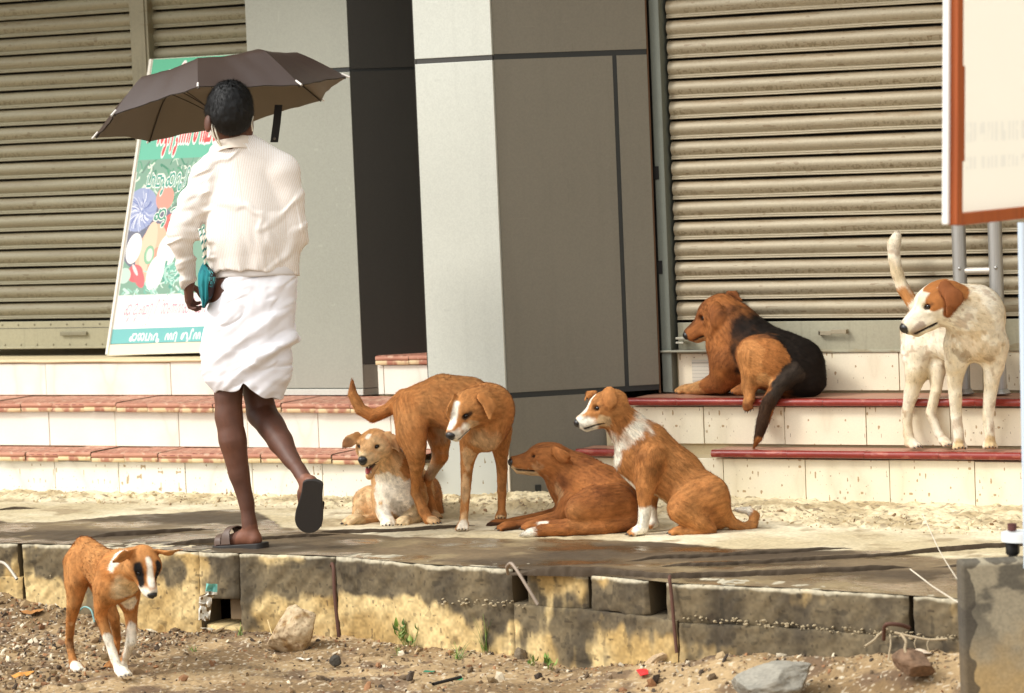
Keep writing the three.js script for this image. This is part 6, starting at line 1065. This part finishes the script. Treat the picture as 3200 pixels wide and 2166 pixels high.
{
  const p = thing('concrete_post', 'square stained concrete block in the bottom right corner', 'block'), o = [-2.767, -0.1539, -8.093], CR = [0.8915, -0.0409, -0.4512], CN = [0.4530, 0.0651, 0.8891]; p.position.set(...o);
  const t = tex(256, 320, .5, .6, (x, y) => { let c = mix3(lin(168, 142, 98), lin(150, 140, 118), sst(.06, .22, y + (fbm(x * 9, y * 9, 2, 4) - .5) * .28)); c = mix3(c, lin(74, 70, 62), sst(.48, .56, fbm(x * 7, y * 9, 7, 5)) * .8 * sst(.08, .3, y)); const eg = (fbm(x * 14, y * 14, 17, 3) - .5) * .08; if (x < .035 + eg || y > .40 + eg) c = mix3(c, lin(64, 58, 50), .8); return c.map((q) => q * (.85 + .3 * noise(x * 200, y * 200, 3))); });
  const g = new RoundedBoxGeometry(.5, .6, .1, 4, .012), q = g.attributes.position, uv = new Float32Array(q.count * 2);
  for (let i = 0; i < q.count; i++) { const x = q.getX(i) + .25, y = q.getY(i) + .3 - .255, z = q.getZ(i) - .05; uv[i * 2] = x; uv[i * 2 + 1] = y + .05; q.setXYZ(i, CR[0] * x + CN[0] * z, y - .012 * x * 0, CR[2] * x + CN[2] * z); }
  g.setAttribute('uv', new THREE.BufferAttribute(uv, 2)); g.computeVertexNormals(); part('block', g, mat(null, { map: t, roughness: .95 }), p);
  const f = thing('pipe_fitting', 'white flange on a black bolt standing on the concrete block', 'fitting'), c = [-2.680, 0.1678, -8.285]; f.position.set(...c);
  const fl = new THREE.CylinderGeometry(.06, .06, .024, 28); fl.translate(.03, .075, 0); part('flange', fl, mat(lin(222, 226, 226), { roughness: .4 }), f);
  part('bolt', new THREE.LatheGeometry([[0, -.02], [.012, -.02], [.013, .02], [.02, .026], [.02, .062], [0, .062]].map(([a, b]) => new THREE.Vector2(a, b)), 6), mat(lin(34, 32, 30), { metalness: .4, roughness: .5 }), f);
  const nut = new THREE.CylinderGeometry(.013, .013, .02, 6); nut.translate(.0, .10, 0); part('nut', nut, mat(lin(84, 44, 40)), f);
  const wm = mat(lin(214, 204, 184), { roughness: .5 });
  solo('wire', tube([[-3.320, 0.1588, -9.353], [-3.218, 0.09415, -9.175], [-3.024, 0.101, -8.712], [-2.776, 0.095, -8.163]], .0016, 30, 6), wm, 'thin pale wire rising steeply behind the concrete block, the upper of two', 'wire');
  solo('wire', tube([[-3.255, 0.02776, -9.039], [-3.164, 0.01238, -8.916], [-2.967, 0.05983, -8.457], [-2.775, 0.05476, -8.161]], .0022, 30, 6), wm, 'thicker pale wire crossing the kerb beside the concrete block, the lower of two', 'wire');
}
// ---------- things on the dirt and on the kerb ----------
function rock(name, label, c, r, sd, m, rot = 0, cuts = 9, parent = null) {
  const g0 = mergeVertices(new THREE.IcosahedronGeometry(1, 20).deleteAttribute('uv').deleteAttribute('normal')), p = g0.attributes.position; const pl = []; const keep = seed; seed = sd * 331 + 5;
  for (let i = 0; i < cuts; i++) pl.push([new THREE.Vector3(rr(-1, 1), rr(-.6, 1), rr(-1, 1)).normalize(), rr(.62, .86)]); seed = keep;
  const v = new THREE.Vector3();
  for (let i = 0; i < p.count; i++) { v.fromBufferAttribute(p, i); for (const [n, d] of pl) { const e = v.dot(n) - d; if (e > 0) v.addScaledVector(n, -e * .94); } const s = 1 + (fbm(v.x * 2.2 + sd, v.y * 2.2, v.z * 2.2, 4) - .5) * .26 + (fbm(v.x * 9, v.y * 9, v.z * 9 + sd, 3) - .5) * .07; p.setXYZ(i, v.x * r[0] * s, v.y * r[1] * s, v.z * r[2] * s); }
  g0.rotateZ(rot); g0.computeVertexNormals();
  const col = new Float32Array(p.count * 3); for (let i = 0; i < p.count; i++) { const x = p.getX(i) / r[0], y = p.getY(i) / r[0], z = p.getZ(i) / r[0], k = m(x, y, z); col.set(k, i * 3); } g0.setAttribute('color', new THREE.BufferAttribute(col, 3));
  const o = solo(name, g0, mat(null, { vertexColors: true, roughness: .92 }), label, 'rock'); o.position.set(...c); return o;
}
rock('rock', 'large tan angular rock with a pale face lying against the kerb', add3([-5.439, -0.3, -8.937], [0, .075, -.02]), [.098, .083, .085], 4, (x, y, z) => { const n = fbm(x * 3, y * 3, z * 3, 4); let c = mix3(lin(150, 120, 78), lin(194, 172, 138), sst(.35, .6, n)); if (noise(x * 16, y * 16, z * 16) > .72) c = mix3(c, lin(120, 86, 60), .6); return c.map((q) => q * (.85 + .3 * noise(x * 40, y * 40, z * 40))); }, .62, 8);
rock('rock', 'flat grey boulder half buried in the dirt at the lower right', add3([-3.473, -0.215, -8.417], [0, -.012, 0]), [.155, .062, .12], 9, (x, y, z) => { let c = mix3(lin(118, 114, 104), lin(158, 152, 138), fbm(x * 4, y * 4, z * 4, 4)); return c.map((q) => q * (.75 + .5 * noise(x * 50, y * 50, z * 50))); }, .16, 7);
rock('rock', 'small dark grey cube like stone in front of the tan rock', add3([-5.151, -0.3, -8.738], [0, .018, 0]), [.021, .02, .02], 14, (x, y, z) => lin(62, 58, 50).map((q) => q * (.7 + .6 * noise(x * 8, y * 8, z * 8))), 0, 10);
rock('rock', 'small upright brownish stone beside the grass at the kerb foot', add3([-4.578, -0.3, -8.959], [0, .024, 0]), [.024, .026, .02], 19, (x, y, z) => lin(112, 98, 78).map((q) => q * (.7 + .6 * noise(x * 6, y * 6, z * 6))), .3, 9);
rock('rock', 'reddish brown slab stone behind the weeds at the far right', add3([-3.060, -0.18, -8.524], [0, .015, .02]), [.075, .04, .05], 24, (x, y, z) => lin(122, 96, 74).map((q) => q * (.7 + .6 * noise(x * 9, y * 9, z * 9))), -.3, 8);
rock('rock', 'pale wedge shaped stone leaning by the kerb near the third rust bar', add3([-4.019, -0.27, -8.796], [0, .02, 0]), [.05, .02, .03], 29, (x, y, z) => lin(172, 148, 116).map((q) => q * (.75 + .5 * noise(x * 9, y * 9, z * 9))), .5, 8);
{
  // gravel and broken bits: too many to count
  const shapes = [3, 4, 5].map((k) => { const g = new THREE.IcosahedronGeometry(1, k > 3 ? 0 : 1), p = g.attributes.position, v = new THREE.Vector3(); for (let i = 0; i < p.count; i++) { v.fromBufferAttribute(p, i); v.multiplyScalar(.7 + .6 * noise(v.x * 1.3 + k * 5, v.y * 1.3, v.z * 1.3)); p.setXYZ(i, v.x, v.y, v.z); } g.computeVertexNormals(); return g; });
  const pal = [lin(150, 122, 88), lin(172, 148, 112), lin(104, 84, 60), lin(206, 192, 166), lin(70, 58, 46), lin(150, 108, 74), lin(120, 100, 76)];
  const mg = (n, fn, label, name) => { const im = new THREE.InstancedMesh(shapes[1], mat(null, { roughness: .95 }), n), M4 = new THREE.Matrix4(), Qn = new THREE.Quaternion(), E = new THREE.Euler(); for (let i = 0; i < n; i++) { const [x, y, z, s, c] = fn(i); E.set(rr(0, 6), rr(0, 6), rr(0, 6)); Qn.setFromEuler(E); M4.compose(new THREE.Vector3(x, y, z), Qn, new THREE.Vector3(s * rr(.6, 2.0), s * rr(.35, .9), s * rr(.6, 1.5))); im.setMatrixAt(i, M4); const kc = rr(.7, 1.2); im.setColorAt(i, new THREE.Color().setRGB(...c.map((q) => q * kc))); } im.name = name; im.castShadow = im.receiveShadow = true; top(im, label, 'gravel', null, 'stuff'); };
  mg(6500, () => { const left = rnd() < .45, x = left ? rr(-7.2, -5.9) : rr(-7.2, -2.5), t = left ? Math.pow(rnd(), 1.1) * 1.2 : Math.pow(rnd(), 1.7) * 1.25, z = kz(x) + .02 + t, s = rnd() < .035 ? rr(.010, .018) : rr(.002, .0065) * (left ? 1.25 : 1); return [x, groundY(x, z) + s * .25, z, s, pal[Math.floor(rnd() * 7)]]; }, 'loose gravel and broken stone bits strewn over the dirt verge', 'gravel');
  mg(1500, () => { const x = rr(-7.6, -2.6), z = lerp1(bermZ, x) + rr(-.28, .10), s = rnd() < .06 ? rr(.006, .010) : rr(.0015, .005); return [x, paveY(x, z) + s * .2, z, s, [lin(206, 188, 150), lin(176, 152, 116), lin(140, 112, 84), lin(222, 208, 176)][Math.floor(rnd() * 4)]]; }, 'sandy rubble heaped along the foot of the steps', 'rubble');
}
// rusty reinforcing bars
{
  const rust = mat(lin(86, 54, 40), { roughness: .8 }), grey = mat(lin(150, 134, 118), { roughness: .6, metalness: .3 });
  const bar = (n, pts, r, m, label) => solo(n, tube(pts, r, 40, 8), m, label, 'steel bar');
  bar('rusty_bar', [[-5.388, -0.02917, -9.140], [-5.365, -0.01795, -9.108], [-5.351, -0.0305, -9.091], [-5.338, -0.1179, -9.069], [-5.316, -0.2592, -9.047]], .0062, rust, 'straight rusty bar standing against the kerb right of the tan rock');
  bar('rusty_bar', [[-4.556, 0.007136, -8.847], [-4.540, 0.03539, -8.812], [-4.515, 0.0488, -8.792], [-4.494, 0.03545, -8.780], [-4.449, -0.01798, -8.765], [-4.408, -0.07679, -8.759]], .0058, grey, 'hooked grey bar bent over the kerb top at the wide joint');
  bar('rusty_bar', [[-3.967, 0.01949, -8.811], [-3.956, 0.01691, -8.782], [-3.947, -0.03262, -8.772], [-3.936, -0.1274, -8.759], [-3.925, -0.2109, -8.747]], .0055, rust, 'thin rusty bar standing in the right hand kerb joint');
  bar('rusty_bar', [[-6.739, -0.0389, -9.059], [-6.695, -0.03628, -9.036], [-6.669, -0.04542, -9.026], [-6.614, -0.09042, -9.006]], .0058, mat(lin(186, 176, 160), { roughness: .5, metalness: .3 }), 'pale bent bar sticking out of the kerb at the far left');
  bar('rusty_bar', [[-3.139, -0.09612, -8.471], [-3.126, -0.05553, -8.446], [-3.112, -0.04371, -8.432], [-3.082, -0.04635, -8.447], [-3.062, -0.05974, -8.479]], .006, rust, 'rusty bar bent level over torn roots at the kerb on the right');
}
// small litter
{
  const flat = (name, label, cat, c, w, h, col, sd, up = .004, o = {}) => { const g = new THREE.PlaneGeometry(w, h, 10, 8); g.rotateX(-Math.PI / 2); const p = g.attributes.position; const ro = rr(0, 3), nz = []; for (let i = 0; i < p.count; i++) { const x = p.getX(i), z = p.getZ(i), e = 1 + (noise(x * 60 + sd, z * 60, sd) - .5) * .5; p.setXYZ(i, x * e, (fbm(x * 22 + sd, z * 22, sd, 2) - .5) * Math.min(w, h) * 1.1, z * e); } const q = g.clone(); q.translate(0, -.0012, 0); { const I = q.index.array; for (let i = 0; i < I.length; i += 3) { const a = I[i]; I[i] = I[i + 1]; I[i + 1] = a; } } const G = mergeGeometries([g, q]); G.rotateY(ro); G.rotateX(o.rx || 0); G.computeVertexNormals(); const m = solo(name, G, mat(col, { roughness: o.r ?? .6 }), label, cat); m.position.set(c[0], groundY(c[0], c[2]) + up, c[2]); if (o.y !== undefined) m.position.y = o.y; return m; };
  flat('litter', 'red plastic scrap on the dirt at the lower right', 'litter', [-4.000, -0.3, -8.652], .05, .03, lin(206, 42, 40), 3, .008);
  flat('litter', 'light blue plastic scrap left of the flat grey boulder', 'litter', [-3.810, -0.28, -8.806], .055, .022, lin(150, 190, 224), 5, .012);
  flat('litter', 'green plastic scrap beside the black stick', 'litter', [-4.643, -0.3, -8.649], .03, .02, lin(30, 140, 96), 7, .010);
  flat('litter', 'dull green scrap on the dirt below the weeds', 'litter', [-4.802, -0.3, -8.735], .035, .02, lin(52, 120, 90), 8, .010);
  flat('litter', 'white paper scrap under the tan rock', 'litter', [-5.312, -0.3, -8.805], .06, .02, lin(226, 220, 206), 9, .006);
  flat('litter', 'pale crumpled wrapper behind the puppy', 'litter', [-6.539, -0.29, -9.311], .06, .03, lin(226, 220, 208), 11, .016);
  flat('litter', 'bluish white wrapper on the rubble at the far left', 'litter', [-6.790, -0.26, -9.349], .06, .03, lin(198, 212, 220), 12, .016);
  flat('fallen_leaf', 'curled brown leaf among the rubble at the far left', 'leaf', [-6.671, -0.27, -9.155], .075, .05, lin(176, 122, 68), 13, .018);
  flat('fallen_leaf', 'orange dry leaf in the bottom left corner', 'leaf', [-6.131, -0.3, -8.350], .075, .035, lin(206, 140, 62), 14, .010);
  flat('fallen_leaf', 'yellow orange leaf at the foot of the concrete block', 'leaf', [-2.831, -0.25, -8.676], .07, .04, lin(226, 152, 40), 15, .03);
  flat('litter', 'white peel of paper lying in front of the weeds on the right', 'litter', [-3.077, -0.27, -8.639], .06, .03, lin(216, 196, 172), 16, .014);
  flat('litter', 'pale flat stone chip lying between puppy and drain hole', 'litter', [-5.891, -0.3, -9.115], .06, .02, lin(196, 184, 160), 17, .012);
  const w = solo('plastic_wrapper', (() => { const g = new THREE.PlaneGeometry(.045, .13, 8, 14), p = g.attributes.position; for (let i = 0; i < p.count; i++) { const x = p.getX(i), y = p.getY(i); p.setXYZ(i, x * (1 - .4 * Math.abs(y) * 6) + .018 * (y > .02 ? 1 : 0), y, (noise(x * 120, y * 70, 3) - .5) * .03); } const q = g.clone().translate(0, 0, -.0012); g.computeVertexNormals(); return mergeGeometries([g, q]); })(), mat(null, { side: THREE.DoubleSide, roughness: .35, map: tex(64, 128, 1, 1, (x, y) => y > .78 ? lin(120, 196, 184) : noise(x * 5, y * 12, 3) > .62 ? lin(120, 96, 60) : lin(232, 226, 210)) }), 'torn white and teal wrapper stuck in the left side of the drain hole', 'wrapper');
  w.position.set(...[-5.797, -0.141, -8.969]); w.rotation.set(0, .5, -.12);
  solo('stick', tube([[-4.651, -0.2942, -8.484], [-4.636, -0.293, -8.537], [-4.619, -0.2928, -8.613]], .0055, 16, 7), mat(lin(30, 26, 24)), 'short black stick on the dirt below the kerb', 'stick');
  solo('plastic_strip', tube([[-6.224, -0.1785, -8.804], [-6.182, -0.1449, -8.795], [-6.149, -0.1521, -8.788], [-6.127, -0.192, -8.774]], .0032, 24, 6), mat(lin(120, 164, 160), { roughness: .4 }), 'thin teal plastic strip arching out of the rubble behind the puppy', 'plastic strip');
  solo('twig', tube([[-5.657, -0.2284, -9.146], [-5.626, -0.2425, -9.105], [-5.593, -0.2625, -9.064]], .003, 10, 6), mat(lin(196, 170, 120)), 'dry straw coloured twig leaning on the tan rock', 'twig');
  // roots and torn sacking hanging from the kerb
  const rt = thing('torn_roots', 'pale torn roots and fibres hanging from the kerb around the level bar', 'roots'), r0 = [-3.128, -0.07724, -8.534]; rt.position.set(...r0); const rm = mat(lin(176, 158, 128), { roughness: .9 });
  const RT = [[[-3.140, -0.0706, -8.506], [-3.154, -0.08184, -8.475], [-3.159, -0.09337, -8.449], [-3.179, -0.1093, -8.416]], [[-3.096, -0.08447, -8.504], [-3.078, -0.1022, -8.490], [-3.077, -0.1235, -8.478], [-3.067, -0.1477, -8.470]], [[-3.126, -0.0831, -8.489], [-3.114, -0.1065, -8.460], [-3.115, -0.1353, -8.446], [-3.114, -0.1513, -8.434]], [[-3.128, -0.08498, -8.533], [-3.070, -0.09697, -8.539], [-3.026, -0.1049, -8.550], [-2.977, -0.1028, -8.564]], [[-3.061, -0.09816, -8.533], [-3.059, -0.1101, -8.510], [-3.056, -0.1255, -8.510]], [[-3.023, -0.1007, -8.541], [-3.023, -0.1124, -8.517], [-3.015, -0.134, -8.508]]];
  RT.forEach((p, i) => part('root', tube(p.map((v) => sub3(v, r0)), [.004, .0045, .0025, .004, .0016, .0016][i], 24, 6), rm, rt));
}
// weeds
{
  const leafG = (l, w) => { const g = new THREE.PlaneGeometry(w, l, 4, 8); g.translate(0, l / 2, 0); const p = g.attributes.position; for (let i = 0; i < p.count; i++) { const t = p.getY(i) / l, k = Math.sin(Math.PI * Math.pow(clamp(t), .8)) * .95 + .05; p.setX(i, p.getX(i) * k); p.setZ(i, Math.abs(p.getX(i)) * .5 - l * .45 * t * t); } g.computeVertexNormals(); return g; };
  const gm = [lin(96, 128, 44), lin(122, 152, 62), lin(74, 108, 40), lin(150, 170, 84)].map((c) => new THREE.MeshPhysicalMaterial({ color: new THREE.Color().setRGB(...c), roughness: .7, side: THREE.DoubleSide, transmission: .25, thickness: 0 }));
  const stemM = mat(lin(120, 132, 66));
  function weed(label, c, n, h, sp, lf, lw) {
    const t = thing('weed', label, 'weed'); t.position.set(c[0], Math.min(c[1], groundY(c[0], c[2])) - .004, c[2]);
    for (let i = 0; i < n; i++) { const a = rr(0, 6.3), r = sp * Math.sqrt(rnd()), hh = h * rr(.5, 1.1), b = [Math.cos(a) * r * .4, 0, Math.sin(a) * r * .4], e = [Math.cos(a) * r, hh, Math.sin(a) * r]; part('stem', tube([b, [mix(b[0], e[0], .3), hh * .5, mix(b[2], e[2], .3)], e], .0014, 8, 5), stemM, t);
      const k = 2 + Math.floor(rnd() * 3); for (let j = 0; j < k; j++) { const f = .5 + .5 * (j + 1) / k, o = part('leaf', leafG(lf * rr(.7, 1.2), lw * rr(.8, 1.2)), gm[Math.floor(rnd() * 4)], t); o.position.set(mix(b[0], e[0], f), hh * f, mix(b[2], e[2], f)); o.rotation.set(rr(.5, 1.3), rr(0, 6.3), 0, 'YXZ'); } }
  }
  function grass(label, c, n, h, sp) { const t = thing('grass_tuft', label, 'grass'); t.position.set(c[0], Math.min(c[1], groundY(c[0], c[2])) - .004, c[2]); for (let i = 0; i < n; i++) { const a = rr(0, 6.3), L = h * rr(.5, 1.1), g = new THREE.PlaneGeometry(.005, L, 1, 8); g.translate(0, L / 2, 0); const p = g.attributes.position, bend = rr(.2, .9) * sp; for (let j = 0; j < p.count; j++) { const q = p.getY(j) / L; p.setX(j, p.getX(j) * (1 - q * .85)); p.setZ(j, bend * q * q); p.setY(j, p.getY(j) * (1 - .2 * q * bend / L)); } g.rotateY(a); g.computeVertexNormals(); const o = part('blade', g, gm[i % 4], t); o.position.set(rr(-.012, .012), 0, rr(-.012, .012)); } }
  weed('leafy green weed with tall shoots at the kerb foot left of the grass', [-5.048, -0.3, -9.063], 9, .085, .05, .032, .016);
  weed('small seedling under the lower kerb course right of the upright stone', [-4.410, -0.3, -8.829], 4, .045, .02, .024, .011);
  weed('seedling close to the thin rusty bar in the kerb joint', [-3.942, -0.27, -8.904], 4, .05, .02, .026, .011);
  weed('bright green sprig behind the flat grey boulder', [-3.675, -0.24, -8.863], 4, .045, .02, .036, .013);
  weed('dense green clump of small leaves beside the concrete block', [-3.075, -0.25, -8.715], 26, .06, .10, .022, .016);
  weed('tiny weed left of the red scrap at the bottom edge', [-4.501, -0.3, -8.891], 3, .03, .02, .02, .009);
  weed('low weed in the rubble in front of the roots', [-3.287, -0.25, -8.780], 5, .04, .03, .024, .012);
  grass('tall grass tuft growing against the middle of the kerb', [-4.739, -0.3, -9.009], 16, .15, .07);
  grass('low spreading grass tuft just left of the tall tuft', [-4.794, -0.3, -8.926], 18, .07, .09);
  grass('small grass tuft under the leafy weed', [-5.036, -0.3, -8.958], 14, .04, .05);
  grass('little grass tuft between puppy and tan rock', [-5.805, -0.3, -8.890], 12, .035, .03);
  grass('single grass tuft growing beside the drain hole', [-5.735, -0.28, -9.093], 8, .05, .03);
}
renderer.render(scene, camera);
